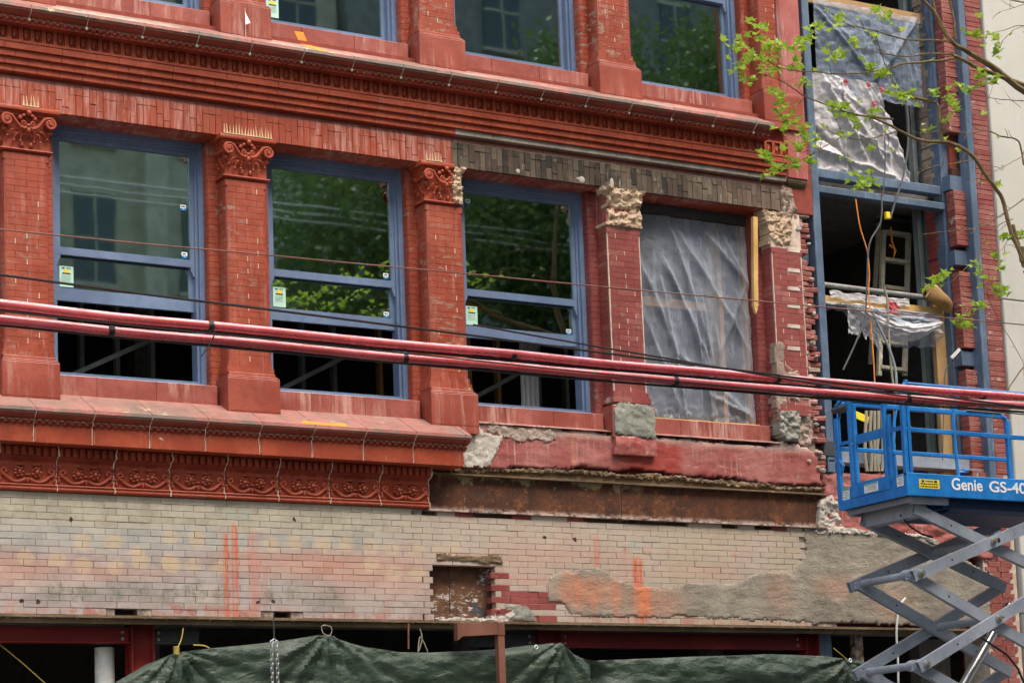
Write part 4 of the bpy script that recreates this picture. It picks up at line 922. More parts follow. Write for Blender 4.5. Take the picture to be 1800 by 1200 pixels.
m = MB(); rough(m, P2([(1443, 880), (1462, 868), (1475, 900), (1480, 925), (1455, 940), (1436, 928)]), -.01, .016, .05, 9, .15, .02, seed=63, fine=.02); part('pale_plaster', m, 'white_plaster', B, True)
m = MB(); rough(m, P2([(1450, 835), (1480, 832), (1560, 832), (1640, 840), (1700, 850), (1745, 860), (1745, 985), (1650, 962), (1615, 945), (1530, 938), (1470, 935), (1452, 900)]), .0, .022, .03, 4, .3, .012, zs=2.6, seed=64, fine=.006); part('scraped_render', m, 'render_red', B, 'all')
m = MB(); rough(m, P2([(1433, 930), (1470, 925), (1530, 934), (1620, 940), (1650, 950), (1650, 960), (1617, 944), (1533, 940), (1470, 936), (1430, 936)]), -.03, .012, .03, 10, .1, .01, seed=65); part('pale_plaster', m, 'white_plaster', B, True)
for i in range(26):
    z = rj.uniform(5.8, 9.3); x_ = rj.uniform(6.02, 6.3); m = MB(); s_ = rj.uniform(.02, .05); m.ball((x_, rj.uniform(.0, .03), z), s_, .03, s_ * rj.uniform(.5, 1.), 6, 4)
    m.v = [(a + .4 * s_ * nz(a * 60, b * 60, c * 60), b + .01 * nz(c * 50, a * 50), c + .4 * s_ * nz(c * 70, a * 70)) for a, b, c in m.v]; part('mortar_lump', m, rj.choice(['rubble', 'white_plaster', 'rubble']), TE)
# exposed brickwork at the lower right corner
XR = 8.83
m = MB(); m.box(8.75, 9.30, .03, .5, 3.3, 6.0); part('brick_backing', m, 'mortar', B)
bb = brick_variants('brick', .20, CO, .08, 'raw_red', 4)
for r in range(40):
    z = 3.3 + r * CO
    for x in (8.87, 9.075) if r % 2 else (8.92, 9.13): place('brick', rnd.choice(bb), TE, (x, .01 + rnd.uniform(-.003, .003), z))

# ---------- windows
WF = [PX[0] + 2.4 * k + .352 for k in range(4)]; WW = 2.4 - .704
def frame_ring(m, x0, x1, z0, z1, t, y0, y1, tb=None, tt=None):
    tb = tb or t; tt = tt or t
    m.box(x0, x0 + t, y0, y1, z0, z1); m.box(x1 - t, x1, y0, y1, z0, z1); m.box(x0 + t, x1 - t, y0, y1, z1 - tt, z1); m.box(x0 + t, x1 - t, y0, y1, z0, z0 + tb)
def sticker_small(loc, par, mirror=False):
    m = MB(); m.use('white').box(-.032, .032, -.003, 0, -.012, .028); m.use('sticker_blue').box(-.032, .032, -.003, 0, -.035, -.0125)
    m.use('black').box(-.022, .02, -.0045, -.0032, .002, .014); m.use('white').box(-.006, .006, -.0045, -.0032, -.028, -.02)
    return place('sticker', m.mesh('sticker', None), par, loc)
def sticker_big(loc, par):
    m = MB(); m.use('mint').box(-.075, .075, -.003, 0, 0, .22)
    m.use('yellow').box(-.03, .03, -.0045, -.0032, .15, .185); m.use('black').box(-.045, .045, -.0045, -.0032, .135, .149); m.box(-.05, -.02, -.0045, -.0032, .19, .205); m.box(.0, .045, -.0045, -.0032, .195, .203)
    m.use('grey_cord')
    for i in range(5): m.box(-.055, .05 - .01 * (i % 2), -.0045, -.0032, .115 - i * .014, .1175 - i * .014)
    return place('notice_sticker', m.mesh('notice_sticker', None), par, loc, None, 'pale mint printed notice')
def window(k, zb, open_=True, lower=True):
    x0 = WF[k] if k >= 0 else PX[0] - 2.4 + .352; x1 = x0 + WW; z0, z1 = 6.45 + zb, 9.128 + zb
    m = MB(); t = .055
    # outer casing, stepped
    frame_ring(m, x0, x1, z0, z1, t, .335, .52, .05, .07)
    frame_ring(m, x0 + t, x1 - t, z0 + .05, z1 - .07, .03, .375, .52, .02, .03)
    m.prof([(.50, z0 - .02), (.50, z0 + .05), (.31, z0 + .03), (.30, z0 + .005), (.31, z0 - .02)], x0 - .0, x1 + .0)
    w = part('window', m, 'slate', B); 
    m = MB(); m.box(x0 + .01, x1 - .01, .315, .34, z0 - .032, z0 - .021); part('seal', m, 'black', w)
    a, b = x0 + .08, x1 - .08; zm = 7.765 + zb
    # upper sash
    m = MB(); t = .05; frame_ring(m, a, b, zm, z1 - .095, t, .395, .44, .08, .05)
    for s_, xx in ((1, a + .0), (-1, b - .0)):   # horns
        m.prism([(xx, zm), (xx, zm - .10), (xx + s_ * .022, zm - .10), (xx + s_ * .03, zm - .07), (xx + s_ * .05, zm - .03), (xx + s_ * .052, zm)][::s_], .397, .438)
    part('upper_sash', m, 'slate', w)
    m = MB(); m.box(a + t, b - t, .418, .424, zm + .08, z1 - .145); part('glass_pane', m, 'glass', w)
    lift = .79 if open_ else .0
    zb0 = z0 + .05 + lift; zt0 = zb0 + (1.31 if not open_ else 1.31)
    m = MB(); frame_ring(m, a, b, zb0, zt0, t, .445, .49, .135 if open_ else .10, .05); part('lower_sash', m, 'slate', w)
    m = MB(); m.box(a + t, b - t, .468, .474, zb0 + (.135 if open_ else .1), zt0 - .05); part('glass_pane', m, 'glass', w)
    return w, a, b, zb0
rot_st = [(0, 1), (1, 1), (2, 1)]
for k in range(3):
    w, a, b, zb0 = window(k, 0, True)
    sticker_big((a + .135, .462, zb0 + .150), w)
    sticker_small((b - .115, .412, 7.90) if k < 2 else (a + .11, .412, 8.88), w)
    if k == 0: sticker_small((b - .12, .412, 8.42), w)
    if k > 0: sticker_small((b - .10, .462, zb0 + .18), w)
    m = MB(); m.box(x0_ := WF[k] + WW + .002, x0_ + .02, .30, .33, 6.44, 6.53); part('tape', m, 'blue_tape', w) if k < 2 else None
window(-1, 0, True)
for k in range(-1, 4):
    w, a, b, zb0 = window(k, DZ, False)
    if k == 1: sticker_big((a + .135, .462, zb0 + .13), w)
    if k in (2,): m = MB(); m.box(WF[k] + WW + .002, WF[k] + WW + .02, .28, .33, 10.55, 10.68); part('tape', m, 'blue_tape', w)
# rough opening of the last bay: timber sub-frame and board
m = MB(); x0, x1 = WF[3], WF[3] + WW
frame_ring(m, x0, x1, 6.45, 9.12, .045, .40, .50); tf = part('timber_subframe', m, 'ply', B)
m = MB(); m.box(x0, x1, .34, .40, 9.0, 9.12); part('head_board', m, 'dark_steel', tf)
m = MB(); m.bar((x0 - .02, .30, 6.455), (x1 + .03, .30, 6.455), .06, .045); part('sill_board', m, 'wood', tf)
m = MB(); m.box(x0 + .04, x1 - .04, .75, .79, 7.97, 8.08); part('brace_board', m, 'ply', tf)
m = MB(); m.box(x1 - .32, x1 - .26, .55, .8, 6.5, 9.0); part('brace_board', m, 'ply', tf)

# upright stick nailed beside the last window
pa, pb = at(1326, 382, .0), at(1331, 545, .0)
m = MB(); m.bar((pa.x, -.0, pa.z), (pb.x - .03, -.0, pb.z + .04), .05, .065); pp = Vector((pb.x - .03, 0, pb.z))
m.add([(pp.x - .033, -.02, pp.z + .04), (pp.x + .033, -.02, pp.z + .04), (pp.x, -.02, pp.z - .05), (pp.x - .033, .02, pp.z + .04), (pp.x + .033, .02, pp.z + .04), (pp.x, .02, pp.z - .05)], [(0, 2, 1), (3, 4, 5), (0, 3, 5, 2), (1, 2, 5, 4), (0, 1, 4, 3)])
solo('timber_stick', m, 'wood', 'pale timber stick with splintered foot standing upright beside the plastic-covered window', 'timber')

# ---------- spikes on the capitals
def spikes(xc, x0, x1, n, lab):
    m = MB(); m.cbox(x0 - .01, x1 + .01, -.10, -.04, 9.13, 9.139, .002); r = random.Random(int(xc * 9))
    for i in range(n):
        x = x0 + (x1 - x0) * i / (n - 1); h = r.uniform(.10, .15); m.add([(x - .009, -.085, 9.137), (x + .009, -.085, 9.137), (x, -.065, 9.137), (x + r.uniform(-.012, .012), -.08, 9.137 + h)], [(0, 1, 3), (1, 2, 3), (2, 0, 3), (0, 2, 1)])
    solo('bird_spikes', m, 'spike', lab, 'bird spikes', group='bird spikes on the capitals')
spikes(-1.34, -1.34 - .27, -1.34 + .27, 17, 'full row of tan bird spikes on the second capital from the left')
spikes(-3.74, -3.74 - .05, -3.74 + .10, 5, 'tan bird spikes on the leftmost capital, cut by the picture edge')
spikes(1.06, 1.06 - .24, 1.06 - .06, 6, 'short tuft of tan bird spikes on the half-broken capital')

# ---------- hanging plastic
def ridges(seed, n, spread, lines=()):
    r = random.Random(seed); L_ = list(lines)
    for _ in range(n):
        u0 = r.uniform(-.1, 1.1); v0 = r.uniform(.3, 1.1); a = spread[0] + r.uniform(-1, 1) * spread[1]; l = r.uniform(.35, 1.0)
        L_.append((u0, v0, u0 + math.sin(a) * l, v0 - math.cos(a) * l, r.uniform(.35, 1.) * r.choice((1, 1, -.8)), r.uniform(.008, .026)))
    def f(u, v):
        d_ = 0
        for (a0, b0, a1, b1, h, w_) in L_:
            dx, dy = a1 - a0, b1 - b0; q = dx * dx + dy * dy; t = ((u - a0) * dx + (v - b0) * dy) / q
            if -.15 < t < 1.15:
                e = math.exp(-abs((u - a0) * dy - (v - b0) * dx) / math.sqrt(q) / w_); k = min(1, (t + .15) / .3, (1.15 - t) / .3); d_ += h * e * k
        return d_
    return f
def sheet(name, x0, x1, z0, z1, y, label, mat, rf, amp=.05, seed=0, nu=110, nv=120, edge=None, cat='plastic sheet', rag=0.02, body=.06, top=None):
    m = MB()
    def fn(u, v):
        x = x0 + (x1 - x0) * u; z = z0 + (z1 - z0) * v
        if edge: xl, xr = edge(v); x = xl + (xr - xl) * u
        dy = amp * rf(u, v) + body * math.sin(PI * (1 - v)) * math.sin(PI * u) + .35 * amp * fbm(u * 5, v * 4, seed) + .22 * amp * fbm(u * 16, v * 16, seed) + .10 * amp * abs(nz(u * 40, v * 40, seed))
        if v < .10: dy += amp * .5 * abs(nz(u * 18, v * 25, seed)) * (1 - v / .1) * 3
        dz = rag * nz(u * 12, seed) * (1 if v < .02 else 0) + (top(u) if top else 0) * v
        return (x, y - dy, z + dz)
    m.grid(fn, nu, nv); return solo(name, m, mat, label, cat, 'all')
sheet('plastic_sheet', x0 + .0, x1 - .02, 6.49, 8.98, .34, 'tall translucent plastic sheet covering the empty window opening in the stripped bay', 'film', ridges(3, 9, (.35, .35), [(.28, 1., .62, .30, 1.2, .03), (.30, 1., .95, .38, 1., .03), (.55, .98, .97, .70, 1.2, .03), (.05, .75, .30, .32, 1., .03), (.97, .70, .70, .35, .9, .025), (.97, .70, .75, .95, 1., .03), (.45, .48, .60, .06, 1.1, .02), (.55, .46, .66, .05, -1., .02), (.66, .45, .70, .06, 1., .018), (.35, .3, .9, .06, .9, .02), (.6, .12, .97, .03, 1.1, .015), (.05, .5, .35, .0, .8, .03)]), .045, 3)

# ---------- steel frame of the open bay on the right
SF = thing('steel_posts', 'blue grey steel posts and cross beams standing in the open bay at the right', 'steel frame', (6.5, .2, 3.8))
def wbar(name, p, q, w, h, mat, par, side=(0, 1, 0), label=None):
    m = MB(); m.bar(p, q, w, h, side); return part(name, m, mat, par, label=label)
lp = at(1438, 340, .08); lpb = at(1461, 830, .08)
lpx = lpb.x + .0
m = MB(); m.cbox(lpx - .055, lpx + .06, .06, .20, 5.9, 16, .008); part('post', m, 'steel_blue', SF)
m = MB(); m.box(lpx - .07, lpx - .02, .42, .56, 5.9, 16); part('rear_post', m, 'galv', SF)
for v in (450, 615): z = at(1415, v, .25).z; m = MB(); m.box(lpx - .18, lpx - .06, .20, .44, z - .11, z + .11); part('stub_beam', m, 'steel_blue', SF)
def tub(p, q, h, y, d): m = MB(); m.box(p.x, q.x, y, y + d, min(p.z, q.z) - h / 2, min(p.z, q.z) + h / 2); return m
za = at(1500, 312, .22).z; zb_ = at(1500, 335, .22).z
m = MB(); m.cbox(lpx - .2, 8.62, .22, .36, za - .06, za + .055, .006); part('beam', m, 'steel_blue', SF)
m = MB(); m.cbox(lpx - .2, 8.66, .20, .34, zb_ - .09, zb_ + .0, .006); part('beam', m, 'steel_blue', SF)
z = at(1600, 800, .1).z
m = MB(); m.cbox(6.36, 8.95, .10, .28, z - .13, z + .02, .008); m.box(6.36, 8.95, .06, .30, z - .15, z - .13); part('bottom_beam', m, 'arm', SF, label='long grey beam lying across the foot of the bay')
m = MB(); m.box(6.3, 6.55, .05, .3, z - .08, z + .10); part('beam_end', m, 'dark_steel', SF)
# perforated plate, right post
px_ = at(1674, 460, .25).x; m = MB(); m.box(px_ - .10, px_ + .11, .25, .42, 5.5, 16); pl = part('channel', m, 'steel_blue', SF)
for v in (195, 320, 415, 484, 552, 640):
    p = at(1668, v, .245); m = MB(); m.tube([(px_ - .02, .251, p.z), (px_ - .02, .244, p.z)], .022, 10); part('bolt_hole', m, 'black', pl)
rx = at(1721, 460, -.06).x; m = MB(); m.cbox(rx - .055, rx + .055, -.06, .12, 5.0, 16, .01); part('post', m, 'steel_blue', SF)
m = MB(); m.cbox(px_ - .02, px_ + .14, .12, .2, at(1660, 350, .15).z - .25, at(1660, 320, .15).z + .2, .006); part('rusty_bracket', m, 'rust', SF, label='rust stained bracket at the beam ends')
# brick pilaster segments between stub beams
BP = place('brick_pilaster', MB().box(px_ + .14, rx - .0, .18, .4, 5.2, 16).mesh('brick_pilaster', ['dark_void'], (px_ + .2, .2, 5.2)), B, (px_ + .2, .2, 5.2))
xa, xb = at(1685, 460, .06).x, at(1713, 460, .06).x
segs = [(16, at(1690, 235, .08).z), (at(1690, 340, .08).z, at(1690, 432, .08).z), (at(1695, 480, .08).z, at(1700, 612, .08).z), (at(1705, 655, .08).z, 5.6)]
mb_ = MB().cbox(0.002, xb - xa - .002, 0, .16, .003, CO - .003, .005, .003).mesh('brick', ['raw_red']); cn = 0
for (zt_, zb2) in segs:
    z = zb2
    while z < min(zt_, 13.2): place('brick', mb_, BP, (xa, .06 + rnd.uniform(-.004, .004), z), (0, 0, rnd.uniform(-.02, .02))); z += CO
for v in (455, 630, 325): p = at(1700, v, .1); m = MB(); m.box(xa - .02, rx, .10, .3, p.z - .09, p.z + .1); part('stub_beam', m, 'steel_blue', SF)
# flush brick strip at the right edge
xl, xr = at(1726, 460, 0).x, 9.33
m = MB(); m.box(xl - .1, xr, .015, .4, 5.9, 16); part('brick_backing', m, 'mortar', BP)
s_m = [MB().cbox(0.002, xr - xl - .002, 0, .1, .003, CO - .003, .004, .002, random.Random(i)).mesh('brick', ['raw_red' if i else 'maroon']) for i in range(3)]
z = 6.0
while z < 13.2: place('brick', rnd.choice(s_m), BP, (xl, .0 + rnd.uniform(-.003, .003), z)); z += CO
# whitish torn masonry edge and studs inside the bay
m = MB(); xw = at(1640, 150, .4).x
rough(m, [(xw - .1, 9.75), (xw + .09, 9.75), (xw + .09, 13.5), (xw - .1, 13.5)], .36, .02, .02, 6, .6, .02, seed=70); part('torn_masonry', m, 'rubble', B, True)
m = MB(); rough(m, [(xw - .1, 6.0), (xw + .1, 6.0), (xw + .1, 9.6), (xw - .1, 9.6)], .36, .022, .02, 6, .6, .02, seed=71); part('torn_masonry', m, 'maroon', B, True)
ST = thing('metal_studs', 'pair of galvanised metal studs standing inside the open bay, behind the ladder', 'metal stud', (8.3, .7, 6))
for (u, w_) in ((1622, .09), (1637, .06)):
    for (zz0, zz1) in ((6.0, 9.7), (9.95, 13.5)):
        x = at(u, 480, .75).x; m = MB(); m.box(x - w_ / 2, x + w_ / 2, .75, .755, zz0, zz1); m.box(x - w_ / 2, x - w_ / 2 + .005, .75, .84, zz0, zz1); m.box(x + w_ / 2 - .005, x + w_ / 2, .75, .84, zz0, zz1); part('stud', m, 'galv', ST)
# upper room: board, plastic
m = MB(); a, b = at(1425, 2, .45), at(1625, 20, .45); m.box(a.x - .1, b.x + .05, .45, .5, a.z - .02, a.z + .12)
solo('timber_board', m, 'ply', 'ochre timber board along the top of the open bay, above the clear plastic', 'timber')
zA = at(1500, 10, .42).z
sheet('plastic_sheet', at(1432, 60, .42).x, at(1615, 60, .42).x, 10.95, zA, .42, 'clear plastic sheet hanging taut under the ochre board in the upper open bay', 'film_top', ridges(11, 8, (.1, .5), [(.98, .98, .45, .1, 1.3, .03), (.95, .95, .6, .3, 1., .02), (.02, .9, .5, .2, .9, .02), (.1, .9, .6, .1, .7, .015), (.5, 1, .52, .1, .8, .01)]), .05, 11, 80, 70)
zt_ = at(1500, 140, .4).z
sheet('plastic_sheet', 6.7, 8.0, 9.83, zt_, .40, 'milky white plastic sheet bunched on the steel beam below the clear one', 'film_white', ridges(12, 14, (.5, .8), [(.1, 1., .55, .15, 1.4, .04), (.2, 1., .75, .1, 1.2, .03), (.0, .25, .9, .02, 1.2, .03), (.75, 1., .8, .1, 1., .02), (.85, .9, .95, .1, .9, .02)]), .08, 12, 80, 80,
      edge=lambda v: (6.62 + .12 * v, 8.25 - .45 * v ** 1.5), rag=.05)
m = MB(); m.box(6.6, 8.9, .5, .56, zt_ - .10, zt_ + .02); solo('rail_bar', m, 'old_wood', 'dark horizontal bar behind the bunched white plastic', 'bar')
for (u, v) in ((1484, 146), (1547, 158), (1533, 184), (1524, 150)):
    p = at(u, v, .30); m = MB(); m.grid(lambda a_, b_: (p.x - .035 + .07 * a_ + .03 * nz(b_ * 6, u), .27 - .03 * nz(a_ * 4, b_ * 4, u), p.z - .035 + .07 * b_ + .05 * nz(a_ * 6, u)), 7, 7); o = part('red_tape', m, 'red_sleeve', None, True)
    o['label'] = {1484: 'leftmost scrap of red tape on the white plastic in the upper bay', 1547: 'rightmost scrap of red tape on the white plastic in the upper bay', 1533: 'lowest scrap of red tape on the white plastic in the upper bay', 1524: 'topmost middle scrap of red tape at the edge of the white plastic'}[u]; o['category'] = 'tape'; o['group'] = 'scraps of red tape on the plastic'
# lower room
pa, pb = at(1424, 497, .40), at(1640, 532, .40)
m = MB(); m.tube([(pa.x - .1, .40, pa.z), (8.5, .40, pa.z - .02)], .035, 12); solo('steel_pipe', m, 'galv', 'grey steel pipe running across the open bay above the timber rail', 'pipe', True)
pa = at(1430, 517, .36); m = MB(); m.box(6.4, 8.62, .34, .38, pa.z - .10, pa.z + .0); tr_ = solo('timber_rail', m, 'wood', 'long yellow timber rail across the open bay, plastic draped over it', 'timber')
ztr = pa.z
pu = at(1655, 600, .36).x; m = MB(); m.box(pu - .09, pu + .08, .37, .44, 5.9, 8.45); solo('timber_upright', m, 'ply', 'ochre timber upright at the right end of the yellow rail', 'timber')
rfd = ridges(31, 14, (.9, .5), [(.15, 1., .75, .35, 1.3, .05), (.2, .9, .9, .3, 1., .03), (.9, 1., .7, .3, 1., .03)])
m = MB()
def drape(u, v):
    x = 6.5 + 2.0 * u; top = ztr - .09
    L = .10 + .52 * min(1, max(0, (u - .22) * 2.4)) * (1 - .35 * u)
    return (x, .33 - .05 * rfd(u, 1 - v) - .10 * math.sin(PI * v) - .03 * fbm(u * 7, v * 5, 5), top - L * v - .04 * nz(u * 17, 2.) * v)
m.grid(drape, 120, 50); solo('plastic_sheet', m, 'film', 'translucent plastic sheet hanging under the yellow timber rail', 'plastic sheet', 'all')
rfr = ridges(32, 26, (1.45, .22))
m = MB()
def roll(u, v):
    # twisted swag: thin flattened band with long creases, sagging between its two ends
    xx = 7.02 + 1.42 * u; sag = .20 * math.sin(PI * min(1, u * .95)) ** 1.1 + .06 * u; wd = .10 + .17 * math.sin(PI * min(1, u * 1.05)) + .10 * math.exp(-((u - .08) / .08) ** 2)
    z = ztr - .18 - sag + wd * (v - .5) + .02 * nz(u * 9, v * 4); bul = math.cos((v - .5) * PI) ** .7 if abs(v - .5) < .5 else 0
    return (xx + .05 * nz(u * 3, v * 3), .22 - .07 * bul - .035 * rfr(u, v) - .02 * fbm(u * 9, v * 5, 3), z)
m.grid(roll, 110, 40); solo('plastic_swag', m, 'film_white', 'white plastic sheeting twisted into a sagging swag low in the open bay', 'plastic sheet', 'all')
m = MB(); rff = ridges(33, 9, (.5, .6))
def flap(u, v): return (6.96 + .42 * u + .12 * v * u, .25 - .05 * rff(u, 1 - v) - .03 * fbm(u * 6, v * 5, 2), ztr - .10 - (.40 + .55 * max(0, u - .55) + .10 * nz(u * 9, 8.)) * v)
m.grid(flap, 50, 50); solo('plastic_flap', m, 'film_white', 'torn ragged plastic flap dangling left of the white swag', 'plastic sheet', 'all')
m = MB(); m.grid(lambda u, v: (6.75 + 1.3 * u, .33 - .03 * abs(nz(u * 12, v * 3)) - .01 * v, ztr + .06 - .10 * v + .03 * nz(u * 7, 1.)), 60, 10); solo('plastic_strip', m, 'film_white', 'narrow strip of white plastic lapped over the top of the yellow rail', 'plastic sheet', 'all')
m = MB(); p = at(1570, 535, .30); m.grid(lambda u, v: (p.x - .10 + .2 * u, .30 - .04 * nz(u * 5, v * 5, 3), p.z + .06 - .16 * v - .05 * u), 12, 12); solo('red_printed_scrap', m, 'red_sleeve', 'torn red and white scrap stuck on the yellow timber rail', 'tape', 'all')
# canvas bundle
pc = at(1643, 525, .25); m = MB()
def bund(u, v):
    a = 2 * PI * v; r_ = (.07 + .06 * math.sin(PI * u * .9)) * (1 + .12 * math.sin(a * 3 + u * 6)); return (pc.x - .2 + .42 * u, .22 + r_ * math.cos(a) * .7, pc.z + .07 - .16 * u * u + r_ * math.sin(a) + .01 * nz(u * 8, v * 6))
m.grid(bund, 20, 18); m.tube([(pc.x - .18, .2, pc.z + .12), (pc.x - .27, .18, pc.z + .05), (pc.x - .22, .17, pc.z - .02), (pc.x - .12, .17, pc.z + .08)], .012, 6)
solo('canvas_bundle', m, 'canvas', 'folded brown canvas bundle hung over the right end of the timber rail', 'canvas', True)
# stepladder
LD = thing('stepladder', 'open aluminium stepladder standing inside the open bay behind the steel pipe', 'ladder', (7.9, 1.2, 6.0))
YL = 1.2; tl, tr2 = at(1551, 405, YL), at(1603, 412, YL); bl, br = at(1537, 720, YL), at(1562, 720, YL)
def q(u, v, y=YL): p = at(u, v, y); return (p.x, y, p.z)
for (a, b) in (((1553, 405), (1545, 660)), ((1597, 412), (1590, 660))): m = MB(); m.bar(q(*a), q(*b), .05, .06); part('rail', m, 'ladder', LD)
for (a, b) in (((1547, 360, 1.25), (1530, 640, 1.8)), ((1612, 372, 1.25), (1632, 640, 1.8))): m = MB(); m.bar(q(*a), q(*b), .045, .045); part('rear_rail', m, 'ladder', LD)
for i, v in enumerate((408, 456, 504, 552, 600, 645)): m = MB(); m.bar(q(1553 - i * 1.4, v), q(1597 - i * 1.2, v + 6), .10, .045); part('tread', m, 'ladder', LD)
m = MB(); m.bar(q(1548, 385), q(1606, 395), .18, .05); part('top_cap', m, 'dark_steel', LD)
m = MB(); m.tube([q(1566, 400, 1.0), q(1568, 425, 1.0), q(1573, 438, 1.0), q(1571, 452, 1.0), q(1575, 440, 1.0), q(1563, 430, 1.0)], .012, 6); solo('orange_strap', m, 'orange', 'bright orange strap knotted on the stepladder', 'strap', True)
# bulky dark stuff deep in the room, pails and duct
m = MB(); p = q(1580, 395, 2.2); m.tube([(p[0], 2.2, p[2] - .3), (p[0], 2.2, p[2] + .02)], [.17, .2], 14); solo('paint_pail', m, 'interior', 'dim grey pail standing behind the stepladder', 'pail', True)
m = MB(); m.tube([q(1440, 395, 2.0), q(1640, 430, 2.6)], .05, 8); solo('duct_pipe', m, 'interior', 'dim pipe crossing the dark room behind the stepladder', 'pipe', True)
# dangling cords
def cord(pts, r, mat, label, Y, grp=None, cat='cord'):
    P_ = [at(u, v, Y) for u, v in pts]; C_ = []
    for i in range(len(P_) - 1):
        a = P_[max(0, i - 1)]; b = P_[i]; c = P_[i + 1]; d = P_[min(len(P_) - 1, i + 2)]
        for j in range(6):
            t = j / 6; C_.append(.5 * ((2 * b) + (-a + c) * t + (2 * a - 5 * b + 4 * c - d) * t * t + (-a + 3 * b - 3 * c + d) * t ** 3))
    C_.append(P_[-1]); m = MB(); m.tube(C_, r, 6); return solo(cat.replace(' ', '_'), m, mat, label, cat, True, grp)
cord([(1504, 350), (1512, 400), (1524, 440), (1528, 480), (1527, 510), (1530, 560), (1536, 640), (1538, 700)], .009, 'orange_cord', 'orange extension cord hanging down the open bay', .16)
cord([(1590, 160), (1597, 230), (1590, 300), (1572, 360), (1565, 385)], .014, 'grey_cord', 'dark cable hanging from the top of the open bay to a yellow hook', .14)
cord([(1550, 340), (1548, 390), (1528, 430), (1524, 500), (1520, 560), (1505, 600), (1482, 650)], .012, 'grey_cord', 'thin dark cable looping behind the steel post', .12)
cord([(1554, 505), (1560, 530), (1563, 600), (1568, 660), (1573, 700), (1570, 760)], .016, 'hemp', 'grey rope hooked over the steel pipe in the open bay', .15)
cord([(1532, 545), (1548, 580), (1562, 610), (1574, 650), (1576, 690)], .018, 'galv', 'bent grey conduit rod crossing the white plastic', .13)
cord([(1555, 240), (1556, 290), (1552, 345)], .008, 'grey_cord', 'thin wire hanging in front of the bunched white plastic', .14)
p = at(1560, 378, .12); m = MB(); m.cbox(p.x - .03, p.x + .035, .10, .15, p.z - .05, p.z + .04, .008); solo('yellow_hook', m, 'yellow', 'small yellow plug at the end of the dark hanging cable', 'plug')
cord([(1657, 808), (1660, 670), (1668, 640), (1685, 628)], .008, 'grey_cord', 'thin black cable with a clamp lamp clipped near the right post', .1)
p = at(1679, 622, .05); m = MB(); m.bar((p.x - .07, .05, p.z - .06), (p.x + .08, .05, p.z + .07), .03, .035); solo('clamp_lamp', m, 'offwhite', 'small pale clamp lamp sticking out beside the right steel post', 'lamp')
# coil of ropes hanging at the gate of the lift
RP = thing('rope_coil', 'bundle of grey hemp ropes hanging behind the blue lift gate', 'rope', (6.9, .0, 5.9))
for i, u in enumerate((1523, 1530, 1537, 1543, 1549)):
    pts = [at(u + (i % 2), 722, .0), at(u - 2 + i, 760, -.02), at(u - 3 + (i * 5) % 7, 800, .0), at(u + 1, 828, .0)]; m = MB(); m.tube(pts, .022, 7); part('rope', m, 'hemp', RP, True)
p = at(1513, 735, .02); m = MB(); m.bar((p.x - .10, .0, p.z + .04), (p.x + .10, .0, p.z - .02), .02, .09, (0, 1, 0)); solo('yellow_strap', m, 'yellow', 'flat yellow strap above the hanging hemp ropes', 'strap')
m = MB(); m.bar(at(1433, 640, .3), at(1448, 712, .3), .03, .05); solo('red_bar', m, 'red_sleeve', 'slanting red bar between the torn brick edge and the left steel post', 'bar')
for k in range(4):
    xb = WF[k] + .2
    for j in range(5): m = MB(); m.box(xb + j * .42, xb + j * .42 + .05, 2.4 + .2 * k, 2.5 + .2 * k, 6.0, 9.7); part('stud', m, 'galv' if k != 2 else 'wood', B)
    m = MB(); m.tube([(xb - .6, 1.0, 9.2), (xb + 2.6, 2.6, 9.0)], .05, 8); part('ceiling_pipe', m, 'galv', B, True)
    m = MB(); m.bar((xb - .2, .9 + .3 * k, 6.4), (xb + 1.5, 1.7, 7.3), .05, .05); part('ceiling_pipe', m, 'galv', B)
m = MB(); m.grid(lambda u, v: (WF[2] + 1.15 + .22 * u, 1.0 - .05 * math.sin(u * 20), 6.1 + 1.6 * v), 20, 4); part('curtain_film', m, 'film_white', B, True)
# ---------- neighbour
NB = thing('concrete_building', 'plain pale concrete building standing right beside the brick one', 'building', (12, 2, 0))
for i in range(4):
    z0_, z1_ = (0, 4.2, 8.33, 12.5)[i], (4.19, 8.32, 12.49, 20)[i]
    m = MB(); m.cbox(9.34, 11.2, -.04, 6, z0_, z1_, .012); part('concrete_panel', m, 'concrete', NB); m = MB(); m.cbox(11.21, 15, -.04, 6, z0_, z1_, .012); part('concrete_panel', m, 'concrete', NB)

# ------------------------------------------------------------------ storefront level
SP = thing('steel_portal', 'dark red painted steel columns and beams holding up the wall above the storefront', 'steel frame', (0, .3, .1))
def hbeam(par, name, x0, x1, zb_, zt, y, mat, bolts=()):
    m = MB(); m.box(x0, x1, y + .06, y + .075, zb_ + .012, zt - .012); m.box(x0, x1, y, y + .14, zt - .012, zt); m.box(x0, x1, y, y + .14, zb_, zb_ + .012); o = part(name, m, mat, par)
    for bx in bolts:
        for bz in (.3, .72):
            mm = MB(); mm.tube([(bx, y + .06, zb_ + (zt - zb_) * bz), (bx, y + .042, zb_ + (zt - zb_) * bz)], .017, 6); part('bolt', mm, 'bolt', o)
def hcol(par, x0, x1, z0, z1, y, mat):
    m = MB(); m.box(x0, x1, y + .10, y + .115, z0, z1); m.box(x0, x0 + .014, y, y + .2, z0, z1); m.box(x1 - .014, x1, y, y + .2, z0, z1); o = part('column', m, mat, par)
    for bx in (x0 + .035, x1 - .06):
        mm = MB(); mm.tube([(bx, y + .10, 3.84), (bx, y + .08, 3.84)], .018, 6); part('bolt', mm, mat, o)
hcol(SP, -2.62, -2.376, .1, 3.95, .2, 'red_steel'); hcol(SP, 2.204, 2.505, .1, 3.95, .2, 'red_steel'); hcol(SP, 5.979, 6.171, .1, 3.95, .2, 'red_steel')
